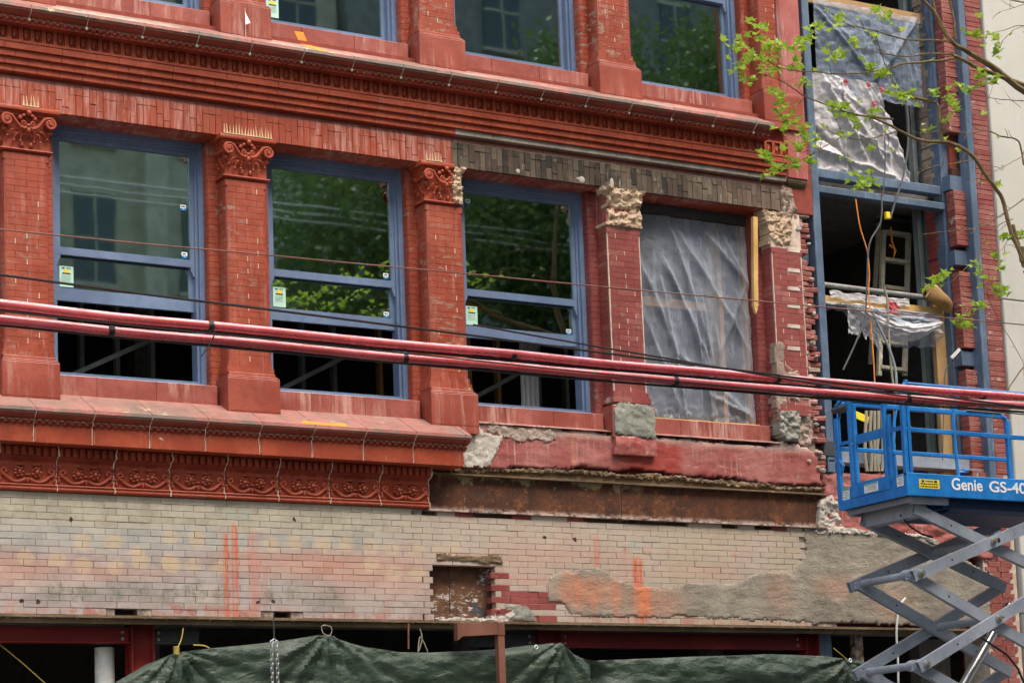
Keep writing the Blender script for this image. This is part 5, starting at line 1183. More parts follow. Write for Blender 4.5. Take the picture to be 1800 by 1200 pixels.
hbeam(SP, 'beam', -8.0, -2.63, 3.725, 3.885, .2, 'red_steel', (-2.70,)); hbeam(SP, 'beam', 2.51, 5.97, 3.72, 3.90, .2, 'red_steel', (2.57, 5.88))
hbeam(SP, 'splice_plate', -2.37, -1.86, 3.72, 3.885, .21, 'dark_steel', (-2.31,)); hbeam(SP, 'splice_plate', 1.36, 2.20, 3.725, 3.90, .21, 'dark_steel', (2.11,))
m = MB(); m.box(6.18, 6.36, .2, .34, .1, 3.95); solo('grey_steel_column', m, 'steel_blue', 'pale blue grey steel column right beside the last red column', 'column')
m = MB(); m.box(6.73, 6.85, .2, .3, .1, 3.95); solo('rust_red_post', m, 'rust', 'thin rust red steel post under the grey cement wall', 'post')
m = MB(); m.tube([(-2.82, .45, .1), (-2.82, .45, 3.7)], .10, 16); solo('white_column', m, 'offwhite', 'round white column just left of the first dark red column', 'column', True)
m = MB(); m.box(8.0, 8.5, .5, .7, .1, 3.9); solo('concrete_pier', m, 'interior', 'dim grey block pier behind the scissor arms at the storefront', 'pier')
# corbel plates under the wall
m = MB(); m.box(.80, 1.34, -.35, .05, 3.90, 3.925); m.box(.42, .62, -.3, .1, 3.92, 3.95)
# brown pipe post with bracket arm, in front of the tarp
BPp = thing('brown_steel_post', 'brown steel post with a short bracket arm standing in front of the green tarp', 'post', (1.31, -.45, .13))
m = MB(); m.box(1.268, 1.346, -.5, -.42, .13, 3.80); part('post', m, 'brown_steel', BPp)
m = MB(); m.cbox(1.262, 1.352, -.508, -.41, 3.78, 3.925, .006); m.add([(.77, -.5, 3.905), (1.27, -.5, 3.915), (1.27, -.5, 3.79), (.83, -.5, 3.765), (.77, -.5, 3.72), (.77, -.42, 3.905), (1.27, -.42, 3.915), (1.27, -.42, 3.79), (.83, -.42, 3.765), (.77, -.42, 3.72)],
    [(0, 4, 3, 2, 1), (5, 6, 7, 8, 9), (0, 1, 6, 5), (1, 2, 7, 6), (2, 3, 8, 7), (3, 4, 9, 8), (4, 0, 5, 9)]); part('bracket_arm', m, 'brown_steel', BPp)

# ---------- tarpaulin
TT = [(150, 1225), (195, 1203), (255, 1168), (310, 1146), (370, 1139), (430, 1133), (500, 1125), (575, 1113), (600, 1122), (640, 1136), (700, 1146), (760, 1146), (830, 1143), (880, 1140), (930, 1133), (985, 1129), (1008, 1150), (1040, 1160), (1100, 1158), (1200, 1154), (1300, 1151), (1345, 1149), (1400, 1150), (1440, 1152), (1490, 1158), (1515, 1159), (1545, 1172), (1562, 1196), (1600, 1225)]
YT = -.30; TP = [at(u, v, YT) for u, v in TT]; tx = [p.x for p in TP]; tz = [p.z for p in TP]
ties = [at(310, 1146, YT), at(575, 1113, YT), at(985, 1130, YT), at(1492, 1159, YT)]
m = MB(); NU, NV = 300, 60
def tarp(u, v):
    x = tx[0] + (tx[-1] - tx[0]) * u; zt_ = float(np.interp(x, tx, tz)); d = v ** 1.3 * 1.9; z = zt_ - d
    y = YT - .05 * math.sin(PI * min(1, v * 3))
    for i, p in enumerate(ties):
        dx = x - p.x; dz = (p.z + .04) - z; r_ = math.hypot(dx, dz) + .02; a = math.atan2(dx, dz)
        w_ = math.exp(-(dx / .75) ** 2) * min(1, r_ * 4)
        y -= w_ * .032 * (math.sin(a * 13 + i * 2 + 1.2 * math.sin(r_ * 3)) + .5 * math.sin(a * 29 + i)) * math.exp(-r_ * .5)
    y -= .035 * math.sin((z * 9 + 1.3 * math.sin(x * 1.7) + .9 * math.sin(x * 4.1))) * (1 - math.exp(-d * 5)) + .05 * fbm(x * 1.6, z * 3.4, 4) + .015 * fbm(x * 7, z * 11, 2)
    y += .18 * math.exp(-((x - 2.65) / .10) ** 2) * min(1, d * 5)
    return (x, y, z)
m.grid(tarp, NU, NV)
solo('tarpaulin', m, 'tarp', 'large dark green tarpaulin strung in swags across the storefront', 'tarp', True)
for i, (p, lab) in enumerate(zip((at(1492, 1160, YT - .02), at(940, 1137, YT - .02)), ('right', 'left'))):
    m = MB(); m.tube([(p.x + .02 * math.cos(a * PI / 5), p.y - .03, p.z + .02 * math.sin(a * PI / 5)) for a in range(11)], .007, 6)
    solo('eyelet', m, 'white', ('white metal eyelet near the right end of the green tarp, yellow string tied to it', 'white metal eyelet in the green tarp just left of its deepest gather')[i], 'eyelet', True)
cord([(322, 1103), (319, 1122), (311, 1140)], .006, 'yellow_rope', 'yellow rope tying the left peak of the green tarp to the steel above', YT - .03, None, 'rope')
m = MB(); p = at(310, 1143, YT - .04)
for i in range(5): m.tube([(p.x + .025 * math.cos(a), p.y + .025 * math.sin(a), p.z - .03 + .016 * i) for a in [k * PI / 5 for k in range(11)]], .009, 5)
solo('rope_knot', m, 'yellow_rope', 'yellow rope knot wound on the left peak of the green tarp', 'rope', True)
cord([(340, 1133), (358, 1134), (368, 1138)], .007, 'yellow_rope', 'short bit of yellow rope lying on the tarp edge right of the knot', YT - .03, None, 'rope')
cord([(565, 1100), (572, 1098), (583, 1103), (580, 1116), (568, 1112), (565, 1100)], .005, 'hemp', 'loop of tan rope above the second peak of the green tarp', YT - .03, None, 'rope')
cord([(1465, 1138), (1478, 1149), (1490, 1159)], .006, 'yellow_rope', 'thin yellow string running down to the white eyelet of the tarp', YT - .03, None, 'rope')
cord([(0, 1132), (40, 1165), (78, 1199), (100, 1220)], .006, 'yellow_rope', 'yellow rope sloping down across the dark storefront at the left edge', .35, None, 'rope')
cord([(738, 1104), (742, 1122), (735, 1145), (739, 1118), (752, 1145)], .006, 'hemp', 'thin brown string dangling above the green tarp', YT + .05, None, 'string')
m = MB(); p = at(718, 1095, -.1); q_ = at(718, 1140, -.1); m.tube([p, q_], .010, 6); solo('hanging_rod', m, 'brown_steel', 'thin brown rod hanging above the middle of the tarp', 'rod', True)
# ---------- chain
CH = thing('chain_hoist', 'bright galvanised chain looped over a thin rod in front of the green tarp', 'chain', (-1.36, -.5, 3.2))
m = MB(); m.tube([(-1.362, -.5, 3.96), (-1.362, -.5, 3.70)], .007, 6); part('rod', m, 'dark_steel', CH)
def link():
    m = MB(); pts = []
    for i in range(17):
        a = 2 * PI * i / 16; pts.append((.014 * math.cos(a), 0, (.020 if math.sin(a) > 0 else -.020) + .014 * math.sin(a)))
    m.tube(pts, .0048, 6, False); return m.mesh('link', ['chrome'], None, 'all')
lk = link()
for s_ in (-1, 1):
    for i in range(28):
        z = 3.665 - i * .046; place('link', lk, CH, (-1.362 + s_ * .030, -.5, z), (0, rnd.uniform(-.1, .1), PI / 2 * (i % 2) + rnd.uniform(-.3, .3)))
for i, (dx, a) in enumerate(((-.012, 1.0), (.014, -1.0))): place('link', lk, CH, (-1.362 + dx, -.5, 3.69), (0, a, 0))
# service pipe in front of the grey wall
cord([(1592, 1050), (1582, 1064), (1577, 1090), (1576, 1120), (1578, 1152), (1579, 1200)], .014, 'offwhite', 'thin pale conduit running down the cement wall behind the scissor arms', -.06, None, 'conduit')

# ------------------------------------------------------------------ overhead cables in front of the facade
def line(pts, r, mat, Y, name, label, cat, n=8, ext=14, parent=None):
    P_ = [at(u, v, Y) for u, v in pts]; xs = [p.x for p in P_]; zs = [p.z for p in P_]
    c = np.polyfit(xs, zs, 2 if len(pts) > 2 else 1); X0, X1 = xs[0] - ext, xs[-1] + ext
    m = MB(); q = []
    for i in range(121):
        x = X0 + (X1 - X0) * i / 120; xx = min(max(x, xs[0]), xs[-1]); z = np.polyval(c, xx) + np.polyval(np.polyder(c), xx) * (x - xx); q.append((x, Y + .02 * nz(x * .7, 3. + Y), z + (.012 if r > .03 else .002) * nz(x * .9, Y + pts[0][1])))
    m.tube(q, [r * (1 + (.05 * nz(p_[0] * 2.3, 7.) if r > .03 else 0)) for p_ in q], n)
    return m, (lambda x: float(np.polyval(c, x)))
YC = -6.0
for i, (pts, lab) in enumerate(((((0, 537), (450, 577), (900, 625), (1350, 664), (1800, 698)), 'upper of the two thick red sleeved cables crossing in front of the building'), (((0, 562), (450, 604), (900, 645), (1350, 683), (1800, 714)), 'lower of the two thick red sleeved cables crossing in front of the building'))):
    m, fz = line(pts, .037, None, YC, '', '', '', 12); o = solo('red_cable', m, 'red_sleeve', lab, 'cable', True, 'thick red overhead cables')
    m2, _ = line([(u, v + 10) for u, v in pts], .011, None, YC + .01, '', '', '', 6); part('lashed_cable', m2, 'black', o, True)
    for u in ((370, 900, 1362, 1721) if i == 0 else (195, 710, 1183, 1589)):
        p = at(u, 600, YC); z = fz(p.x); m = MB(); m.tube([(p.x - .02, YC, z - .004), (p.x + .02, YC, z - .004)], .0425, 12); part('tape_band', m, 'black', o, True)
    if i == 0:
        p = at(372, 600, YC); m = MB(); m.tube([(p.x, YC - .04, fz(p.x) - .02), (p.x + .01, YC - .04, fz(p.x) - .07), (p.x - .03, YC - .04, fz(p.x) - .15), (p.x - .10, YC - .03, fz(p.x) - .25)], .005, 5); part('loose_tie', m, 'black', o, True)
m, _ = line([(0, 404), (450, 446), (900, 489), (1350, 531), (1800, 571)], .006, None, YC, '', '', '', 6); solo('thin_wire', m, 'brown_steel', 'thin rusty wire crossing above the red cables', 'wire', True, None)
m, _ = line([(0, 488), (320, 517), (600, 560), (900, 603), (1200, 640), (1420, 664)], .0095, None, YC - .3, '', '', '', 6, 6); solo('thin_wire', m, 'wire', 'black wire just above the red cables, dipping to meet them at the right', 'wire', True, None)
m, _ = line([(0, 545), (470, 599), (900, 643), (1180, 668), (1500, 695), (1800, 731)], .006, None, YC - .06, '', '', '', 6, 6); solo('thin_wire', m, 'wire', 'thin black wire weaving between the two red cables', 'wire', True, None)
m, _ = line([(1360, 662), (1600, 697), (1800, 716)], .008, None, YC - .1, '', '', '', 6, 3); solo('thin_wire', m, 'wire', 'short black wire under the upper red cable at the right end', 'wire', True, None)

# ------------------------------------------------------------------ scissor lift
LIFT = thing('scissor_lift', 'blue scissor lift with grey crossed arms raised beside the open bay', 'scissor lift', (6.3, -2.4, .13))
LX0, LX1, LY0, LY1, LZ = 5.0, 7.62, -3.0, -1.8, 5.095
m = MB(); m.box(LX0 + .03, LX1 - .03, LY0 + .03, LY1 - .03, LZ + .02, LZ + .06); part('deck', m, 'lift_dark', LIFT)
m = MB(); m.cbox(LX0, LX1, LY0, LY0 + .04, LZ, LZ + .25, .006); part('side_panel', m, 'lift_blue', LIFT)
m = MB(); m.box(LX0, LX1, LY1 - .04, LY1, LZ, LZ + .16); part('side_panel', m, 'lift_blue', LIFT)
def xquad(m, x, y0, z00, z01, y1, z10, z11, t=.03): m.add([(x, y0, z00), (x, y1, z10), (x, y1, z11), (x, y0, z01), (x + t, y0, z00), (x + t, y1, z10), (x + t, y1, z11), (x + t, y0, z01)], [(0, 3, 2, 1), (4, 5, 6, 7), (0, 1, 5, 4), (1, 2, 6, 5), (2, 3, 7, 6), (3, 0, 4, 7)])
m = MB(); m.box(LX0 - .004, LX0 + .03, LY0 + .001, LY1, LZ, LZ + .105); part('end_panel', m, 'lift_blue', LIFT)
m = MB(); m.box(LX0 + .004, LX0 + .03, LY0 + .04, LY1, LZ + .108, LZ + .245); part('toe_board', m, 'lift_blue', LIFT)
m = MB(); m.box(LX0 - .01, LX0 + .003, -2.72, -2.05, LZ + .108, LZ + .26); part('gate_panel', m, 'lift_blue', LIFT)
m = MB(); m.box(LX1 - .03, LX1, LY0 + .04, LY1 - .04, LZ, LZ + .24); part('end_panel', m, 'lift_blue', LIFT)
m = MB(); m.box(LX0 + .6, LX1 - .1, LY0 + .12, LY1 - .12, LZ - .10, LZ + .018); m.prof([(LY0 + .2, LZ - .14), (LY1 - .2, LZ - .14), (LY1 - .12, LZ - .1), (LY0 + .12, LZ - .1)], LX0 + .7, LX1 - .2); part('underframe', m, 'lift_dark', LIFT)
m = MB(); m.box(LX0 + .10, LX0 + .62, LY0 + .06, LY0 + .12, LZ - .075, LZ - .0); m.box(LX0 + .10, LX0 + .62, LY1 - .12, LY1 - .06, LZ - .075, LZ); m.box(LX0 + .08, LX0 + .12, LY0 + .05, LY1 - .05, LZ - .06, LZ); m.bar((LX0 + .30, LY0 + .15, LZ - .12), (LX0 + .30, LY1 - .15, LZ - .12), .16, .16, (1, 0, 0)); part('scissor_mount', m, 'arm', LIFT)
def post(x, y, z0, z1, w_=.038, name='post', d=.038): m = MB(); m.cbox(x - w_ / 2, x + w_ / 2, y - d / 2, y + d / 2, z0, z1, .006); return part(name, m, 'lift_blue', LIFT)
zt0, zm0 = 6.335, 5.825
# near side rails
def rail(pts, r=.02, name='rail'): m = MB(); m.tube(pts, r, 8); return part(name, m, 'lift_blue', LIFT, True)
yn, yf = LY0 + .03, LY1 - .03
rail([(LX0 + .03, yn, zt0 - .09), (LX0 + .035, yn, zt0 - .04), (LX0 + .07, yn, zt0 - .005), (LX0 + .12, yn, zt0), (LX1 - .1, yn, zt0), (LX1, yn, zt0 - .1), (LX1, yn, LZ + .2)])
m = MB(); m.cbox(LX0 + .05, LX1, yn - .014, yn + .014, zm0 - .024, zm0 + .024, .004); part('mid_rail', m, 'lift_blue', LIFT)
rail([(5.86, yn, zt0 - .0), (5.83, yn, zt0 - .1), (5.76, yn, zt0 - .22), (5.735, yn, zt0 - .40), (5.74, yn, LZ + .6), (5.76, yn, LZ + .24)])
rail([(5.17, yn, zt0 - .02), (5.13, yn, zt0 - .12), (5.075, yn, zm0 + .12), (5.11, yn, zm0 - .0)])
post(LX0 + .025, yn, LZ + .22, zt0 - .06, .05, 'corner_post', .05); post(LX0 + .09, yn, LZ + .22, zt0 + .04, .04, 'corner_post')
post(6.53, yn, LZ + .24, zm0, .045)
# far side rails
m = MB(); m.cbox(LX0 + .05, LX1 - .08, yf - .02, yf + .02, zt0 - .035, zt0 + .02, .006); part('top_rail', m, 'lift_blue', LIFT)
m = MB(); m.box(LX0 + .12, LX0 + .75, yf - .035, yf + .02, zt0 + .022, zt0 + .034); m.box(6.95, LX1 - .12, yf - .035, yf + .02, zt0 + .022, zt0 + .034); part('worn_tape', m, 'cream_brick', LIFT, label='worn cream tape on the top rail')
rail([(LX1 - .14, yf, zt0), (LX1 - .06, yf, zt0 - .03), (LX1 - .03, yf, zt0 - .1), (LX1 - .03, yf, LZ + .2)], .026)
m = MB(); m.cbox(LX0 + .02, LX1 - .03, yf - .018, yf + .018, zm0 - .045, zm0 + .0, .005); part('mid_rail', m, 'lift_blue', LIFT)
rail([(LX0 + .14, yf, zt0), (LX0 + .06, yf, zt0 - .02), (LX0 + .03, yf, zt0 - .08), (LX0 + .03, yf, LZ + .16)], .024)
rail([(5.9, yf, zt0 - .02), (5.86, yf, zt0 - .15), (5.83, yf, zt0 - .4), (5.84, yf, LZ + .15)], .018)
post(LX1 - .03, yf + .0, LZ + .2, zt0 - .05, .07, 'corner_post')
# end gate: posts, mid bars
xe = LX0 + .015
m = MB(); m.cbox(xe - .02, xe + .02, yf - .035, yf + .035, LZ + .1, zt0 - .12, .006); part('end_post', m, 'lift_blue', LIFT)
m = MB(); m.cbox(xe - .02, xe + .03, yf - .05, yf + .04, zt0 - .19, zt0 - .12, .01); m.tube([(xe - .03, yf - .04, LZ + .56), (xe - .0, yf - .07, LZ + .50), (xe, yf - .03, LZ + .42)], .02, 7); m.box(xe - .01, xe + .01, yf - .05, yf - .03, LZ + .5, zt0 - .15); part('bracket', m, 'lift_blue', LIFT)
for (y, zt_, w_) in ((-2.07, zt0 + .03, .055), (-2.15, zm0 + .4, .028), (-2.66, zt0 + .02, .05), (-2.74, zm0 + .2, .04)):
    m = MB(); m.cbox(xe - .02, xe + .02, y - w_ / 2, y + w_ / 2, LZ + .20, zt_, .005); part('gate_post', m, 'lift_blue', LIFT)
for (a, b, h) in ((-1.86, -2.06, .035), (-2.1, -2.66, .10), (-2.70, LY0 + .04, .045)):
    m = MB(); m.box(xe - .012, xe + .012, min(a, b), max(a, b), zm0 + .02 - h / 2, zm0 + .02 + h / 2); part('mid_rail', m, 'lift_blue', LIFT)
rail([(xe, yf, zt0 - .05), (xe, -1.95, zt0), (xe, -2.7, zt0 + .0), (xe, yn, zt0 - .06)], .02)
m = MB(); m.tube([(xe, -2.05, zt0 - .10), (xe, -1.8, zt0 - .10)], .045, 9); part('foam_pad', m, 'dark_steel', LIFT, True)
# small blue swivel on the side panel
m = MB(); m.ball((5.99, LY0 + .25, LZ + .33), .07, .05, .03, 8, 6); m.ball((6.06, LY0 + .25, LZ + .35), .04, .04, .035, 7, 5); part('joystick_box', m, 'lift_blue', LIFT, True)
# decals and lettering
def decal(x, y, z, w_, h, axis, base, head, name='decal'):
    m = MB()
    if axis == 'x':      # on the side panel, facing -Y
        m.use(base).box(x, x + w_, y - .003, y, z, z + h)
        m.use(head)
        if base == 'yellow':
            m.box(x + w_ * .12, x + w_ * .25, y - .0045, y - .0032, z + h * .66, z + h * .9); m.box(x + w_ * .75, x + w_ * .88, y - .0045, y - .0032, z + h * .66, z + h * .9)
            m.use('grey_cord').box(x + w_ * .3, x + w_ * .7, y - .0045, y - .0032, z + h * .72, z + h * .86)
            m.use('black')
            for r_, zz in enumerate((.42, .14)):
                q = x + .06 * w_
                rr = random.Random(r_)
                while q < x + w_ * .92: l_ = rr.uniform(.02, .06) * w_ * 2; m.box(q, min(q + l_, x + w_ * .94), y - .0045, y - .0032, z + h * zz, z + h * (zz + .14)); q += l_ + .012 * w_ * 2
    else:                # on the end face, facing -X; x is the face, y runs along
        m.use(base).box(x - .003, x, y, y + w_, z, z + h); m.use(head).box(x - .0045, x - .0032, y + .004, y + w_ - .004, z + h * .84, z + h * .97)
        m.use('grey_cord')
        for i in range(5): m.box(x - .0045, x - .0032, y + w_ * (.08 + .06 * (i % 2)), y + w_ * (.92 - .1 * (i % 3)), z + h * (.70 - i * .13), z + h * (.735 - i * .13))
    return part(name, m, None, LIFT)
MAT['green_print'] = flat('green_print', (.03, .3, .12), .5)
decal(5.165, LY0, LZ + .085, .285, .10, 'x', 'yellow', 'black')
decal(LX0 + .0, LY0 + .06, LZ + .115, .11, .125, 'y', 'white', 'sticker_blue')
decal(LX0 - .0105, -2.52, LZ + .125, .24, .10, 'y', 'white', 'green_print')
decal(LX0 + .0035, -2.0, LZ + .095, .12, .14, 'y', 'white', 'green_print') 
def lettering(txt, x0_, z0_, w_, h_, y, name):
    cu = bpy.data.curves.new(name, 'FONT'); cu.body = txt; cu.extrude = .0; cu.offset = .018; cu.fill_mode = 'FRONT'
    o = bpy.data.objects.new(name, cu); COL.objects.link(o); dg = bpy.context.evaluated_depsgraph_get(); me = bpy.data.meshes.new_from_object(o.evaluated_get(dg)); bpy.data.objects.remove(o)
    co = np.array([v.co[:] for v in me.vertices]); lo, hi = co.min(0), co.max(0)
    bm = MB(); vs_ = [(x0_ + (c[0] - lo[0]) / (hi[0] - lo[0]) * w_, y - .003, z0_ + (c[1] - lo[1]) / (hi[1] - lo[1]) * h_) for c in co]
    bm.add(vs_, [tuple(p.vertices) for p in me.polygons]); me2 = bm.mesh(name, ['white'], (x0_, y, z0_)); bpy.data.meshes.remove(me)
    return place(name, me2, LIFT, (x0_, y, z0_))
g = at(1672, 862, LY0); e_ = at(1729, 862, LY0)
lettering('Genie', at(1673, 860, LY0).x, LZ + .085, at(1727, 860, LY0).x - at(1673, 860, LY0).x, .135, LY0 - .001, 'lettering')
xg = at(1739, 862, LY0).x; xw_ = at(1800, 862, LY0).x
lettering('GS-40', xg, LZ + .085, (xw_ - xg) * 1.06, .125, LY0 - .001, 'lettering')
# scissor stack
def sarm(p, q, y, w_, h, mat='arm', name='scissor_arm', holes=True):
    m = MB(); P_, Q_ = Vector((p[0], y, p[1])), Vector((q[0], y, q[1])); d = (Q_ - P_).normalized(); n_ = Vector((-d.z, 0, d.x)); t = .012
    # hollow section: four walls, open ends
    for (o1, o2, a, b) in ((-w_ / 2, -w_ / 2 + t, -h / 2, h / 2), (w_ / 2 - t, w_ / 2, -h / 2, h / 2), (-w_ / 2 + t, w_ / 2 - t, h / 2 - t, h / 2), (-w_ / 2 + t, w_ / 2 - t, -h / 2, -h / 2 + t)):
        V = [e + Vector((0, oo, 0)) + n_ * hh for e in (P_, Q_) for oo, hh in ((o1, a), (o2, a), (o2, b), (o1, b))]
        m.add(V, [(0, 1, 2, 3), (7, 6, 5, 4), (0, 4, 5, 1), (1, 5, 6, 2), (2, 6, 7, 3), (3, 7, 4, 0)])
    o = part(name, m, mat, LIFT)
    if holes:
        L = (Q_ - P_).length
        for f_ in (.24, .76):
            c = P_ + d * L * f_; mm = MB(); mm.tube([c + Vector((0, -w_ / 2 - .001, 0)), c + Vector((0, -w_ / 2 + .004, 0))], .013, 8); part('bolt_hole', mm, 'black', o)
    return o
XL, XRr = 5.10, 7.26; LV = [4.98, 4.255, 3.27, 2.29, 1.31, .6]
H_ = .125
for i in range(len(LV) - 1):
    zt_, zb2 = LV[i], LV[i + 1]; dx = 0.08 if i == 0 else 0.0
    xl_t = XL + (.18 if i == 0 else .03 * 0); 
    # arms going up to the right: outermost; arms going down to the right: inner
    for (y, kind) in ((LY0 + .055, 'up'), (LY0 + .155, 'dn'), (LY1 - .155, 'dn'), (LY1 - .055, 'up')):
        if kind == 'up': sarm((XL - .06, zb2 - .035), (XRr + .06, zt_ + .035), y, .06, H_)
        else: sarm((XL + (.1 if i == 0 else -.03), zt_ + .0), (XRr, zb2), y, .06, H_)
    for (x, z) in ((XL + .03, zb2), ((XL + XRr) / 2 + .02, (zt_ + zb2) / 2 + .02)):
        m = MB(); m.tube([(x, LY0 + .0, z), (x, LY1 - .0, z)], .042, 12); part('cross_tube', m, 'arm', LIFT, True)
        m = MB(); m.tube([(x, LY0 - .005, z), (x, LY0 + .024, z)], .034, 12); m.tube([(x, LY0 - .028, z), (x, LY0 - .004, z)], .024, 6); part('pivot_bolt', m, 'bolt', LIFT, True)
    m = MB(); m.tube([(XL + .03, LY0 + .10, zb2), (XL + .03, LY0 + .30, zb2)], .062, 12); part('pivot_sleeve', m, 'arm', LIFT, True)
    c = ((XL + XRr) / 2 + .10, (zt_ + zb2) / 2 + .03); mm = MB(); mm.tube([(c[0], LY0 + .024, c[1]), (c[0], LY0 + .03, c[1])], .028 if i == 0 else .01, 12); part('bolt_hole', mm, 'black', LIFT)
m = MB(); m.tube([(5.55, -2.4, 2.4), (6.9, -2.4, 4.0)], .05, 12); part('hydraulic_cylinder', m, 'chrome', LIFT, True)
cm = []
p0 = at(1693, 900, -2.3)
for (pts, r_) in ((((1583, 905), (1600, 925), (1620, 938), (1640, 944)), .012), (((1725, 1120), (1770, 1150), (1790, 1175), (1800, 1200)), .014)):
    m = MB(); m.tube([at(u, v, -2.6) for u, v in pts], r_, 6); part('hose', m, 'black', LIFT, True)
m = MB(); m.cbox(5.0, 7.5, LY0, LY1, .38, .75, .01); part('chassis', m, 'arm', LIFT)
for (x, y) in ((5.35, LY0 + .1), (7.15, LY0 + .1), (5.35, LY1 - .1), (7.15, LY1 - .1)):
    m = MB(); m.tube([(x, y - .09, .36), (x, y + .09, .36)], .23, 20); part('wheel', m, 'black', LIFT, True)

# ------------------------------------------------------------------ street tree, its branches reach in from the right
TR = thing('street_tree', 'young leafed plane tree whose branches hang in from the right', 'tree', (7.6, -5.2, 0))
wood = MB(); TY = -5.0
leafpts = []
def limb(pts, r0, r1, Y0=TY, dY=0., twigs=0, leaves=0, seed=0, lend=0):
    r = random.Random(seed); P_ = []
    for i, (u, v) in enumerate(pts): P_.append(at(u, v, Y0 + dY * i / max(1, len(pts) - 1)))
    C_ = []
    for i in range(len(P_) - 1):
        a = P_[max(0, i - 1)]; b = P_[i]; c = P_[i + 1]; d = P_[min(len(P_) - 1, i + 2)]
        for j in range(5):
            t = j / 5; q = .5 * ((2 * b) + (-a + c) * t + (2 * a - 5 * b + 4 * c - d) * t * t + (-a + 3 * b - 3 * c + d) * t ** 3)
            C_.append(q + Vector((r.uniform(-1, 1), r.uniform(-1, 1), r.uniform(-1, 1))) * .004)
    C_.append(P_[-1]); n_ = len(C_); wood.tube(C_, [r0 + (r1 - r0) * i / (n_ - 1) for i in range(n_)], 7 if r0 > .012 else 5)
    for _ in range(twigs):
        i = r.randrange(2, n_); p = C_[i]; d = Vector((r.uniform(-1, .3), r.uniform(-.5, .5), r.uniform(-.6, .7))).normalized() * r.uniform(.06, .2)
        q = p + d * .5 + Vector((0, 0, r.uniform(-.02, .02))); e = p + d + Vector((0, 0, r.uniform(-.03, .05))); wood.tube([p, q, e], [.0035, .003, .0018], 4)
        if r.random() < leaves: leafpts.append(e)
    if lend: leafpts.append(C_[-1])
    return C_
limb([(1960, 235), (1880, 195), (1800, 160), (1745, 118), (1700, 90), (1672, 72), (1640, 20), (1600, -20)], .045, .013, twigs=6, seed=1)
limb([(1672, 75), (1650, 40), (1638, -10)], .016, .008, seed=2); limb([(1680, 70), (1676, 30), (1665, -10)], .014, .009, seed=3)
limb([(1800, 150), (1755, 133), (1715, 118), (1690, 103), (1675, 98)], .026, .018, seed=4)
limb([(1678, 72), (1640, 71), (1590, 69), (1540, 55), (1490, 42), (1455, 20)], .012, .003, twigs=10, leaves=.8, seed=5, lend=1)
limb([(1678, 96), (1630, 95), (1590, 100), (1540, 92), (1500, 84)], .011, .003, twigs=9, leaves=.3, seed=6, lend=1)
limb([(1676, 103), (1640, 108), (1590, 112), (1570, 118)], .014, .010, seed=7)
limb([(1575, 117), (1520, 128), (1470, 130), (1430, 126), (1390, 124), (1350, 108), (1320, 78), (1305, 65)], .009, .0025, twigs=14, leaves=.9, seed=8, lend=1)
limb([(1430, 127), (1410, 135), (1385, 142), (1340, 148), (1318, 140)], .004, .0015, twigs=4, leaves=.5, seed=9)
limb([(1455, 185), (1415, 170), (1375, 143), (1335, 128), (1300, 108), (1292, 92)], .008, .002, twigs=12, leaves=.95, seed=10, lend=1)
limb([(1570, 210), (1530, 205), (1490, 198), (1455, 184)], .012, .009, twigs=4, leaves=.9, seed=11)
limb([(1640, 180), (1600, 172), (1575, 150), (1555, 110), (1540, 60)], .010, .005, twigs=8, leaves=.6, seed=12)
limb([(1655, 248), (1652, 215), (1648, 185), (1636, 178), (1600, 170)], .019, .012, twigs=3, leaves=.5, seed=13)
limb([(1800, 470), (1795, 450), (1775, 400), (1762, 350), (1735, 310), (1715, 280), (1695, 262), (1665, 250)], .024, .018, twigs=10, leaves=.2, seed=14)
limb([(1665, 250), (1620, 247), (1590, 235), (1560, 218), (1530, 205)], .017, .011, twigs=5, leaves=.4, seed=15)
limb([(1580, 230), (1545, 240), (1510, 245), (1480, 240), (1450, 228)], .008, .003, twigs=7, leaves=.7, seed=16, lend=1)
limb([(1480, 240), (1455, 255), (1430, 270), (1400, 285), (1375, 290), (1345, 280)], .006, .002, twigs=10, leaves=1., seed=17, lend=1)
limb([(1800, 290), (1790, 248), (1760, 240), (1735, 230), (1700, 234), (1650, 230), (1620, 238)], .010, .004, twigs=12, leaves=.15, seed=18)
limb([(1800, 265), (1796, 275), (1770, 290), (1740, 305), (1700, 322)], .005, .002, twigs=8, seed=19)
limb([(1715, 280), (1680, 287), (1650, 290), (1610, 305)], .006, .002, twigs=7, seed=20)
limb([(1800, 178), (1760, 175), (1735, 172)], .006, .003, twigs=5, seed=21)
limb([(1900, 100), (1860, 60), (1800, 45), (1770, 52), (1740, 60), (1720, 65)], .007, .002, twigs=6, leaves=.9, seed=22, lend=1)
limb([(1900, 10), (1850, 4), (1800, 8), (1780, 15), (1755, 22)], .006, .002, twigs=3, seed=23)
limb([(1800, 45), (1780, 55), (1760, 75), (1750, 100)], .004, .002, twigs=4, leaves=1., seed=24, lend=1)
limb([(1800, 350), (1760, 378), (1720, 400), (1690, 405), (1650, 408), (1620, 412)], .007, .002, twigs=9, leaves=.1, seed=25)
limb([(1780, 385), (1750, 400), (1725, 430), (1722, 470), (1745, 540), (1790, 620), (1800, 640)], .006, .003, twigs=7, leaves=.1, seed=26)
limb([(1725, 445), (1700, 470), (1670, 495), (1650, 500)], .004, .002, twigs=5, leaves=1., seed=27, lend=1)
limb([(1780, 395), (1790, 430), (1796, 460)], .020, .017, seed=28)
limb([(1850, 610), (1800, 645), (1775, 680), (1755, 715), (1735, 750)], .009, .003, twigs=4, seed=29)
limb([(1735, 470), (1745, 505), (1760, 515)], .003, .0015, twigs=3, leaves=.8, seed=30, lend=1)
limb([(1725, 520), (1715, 555), (1695, 575)], .003, .0015, twigs=4, leaves=1., seed=31, lend=1)
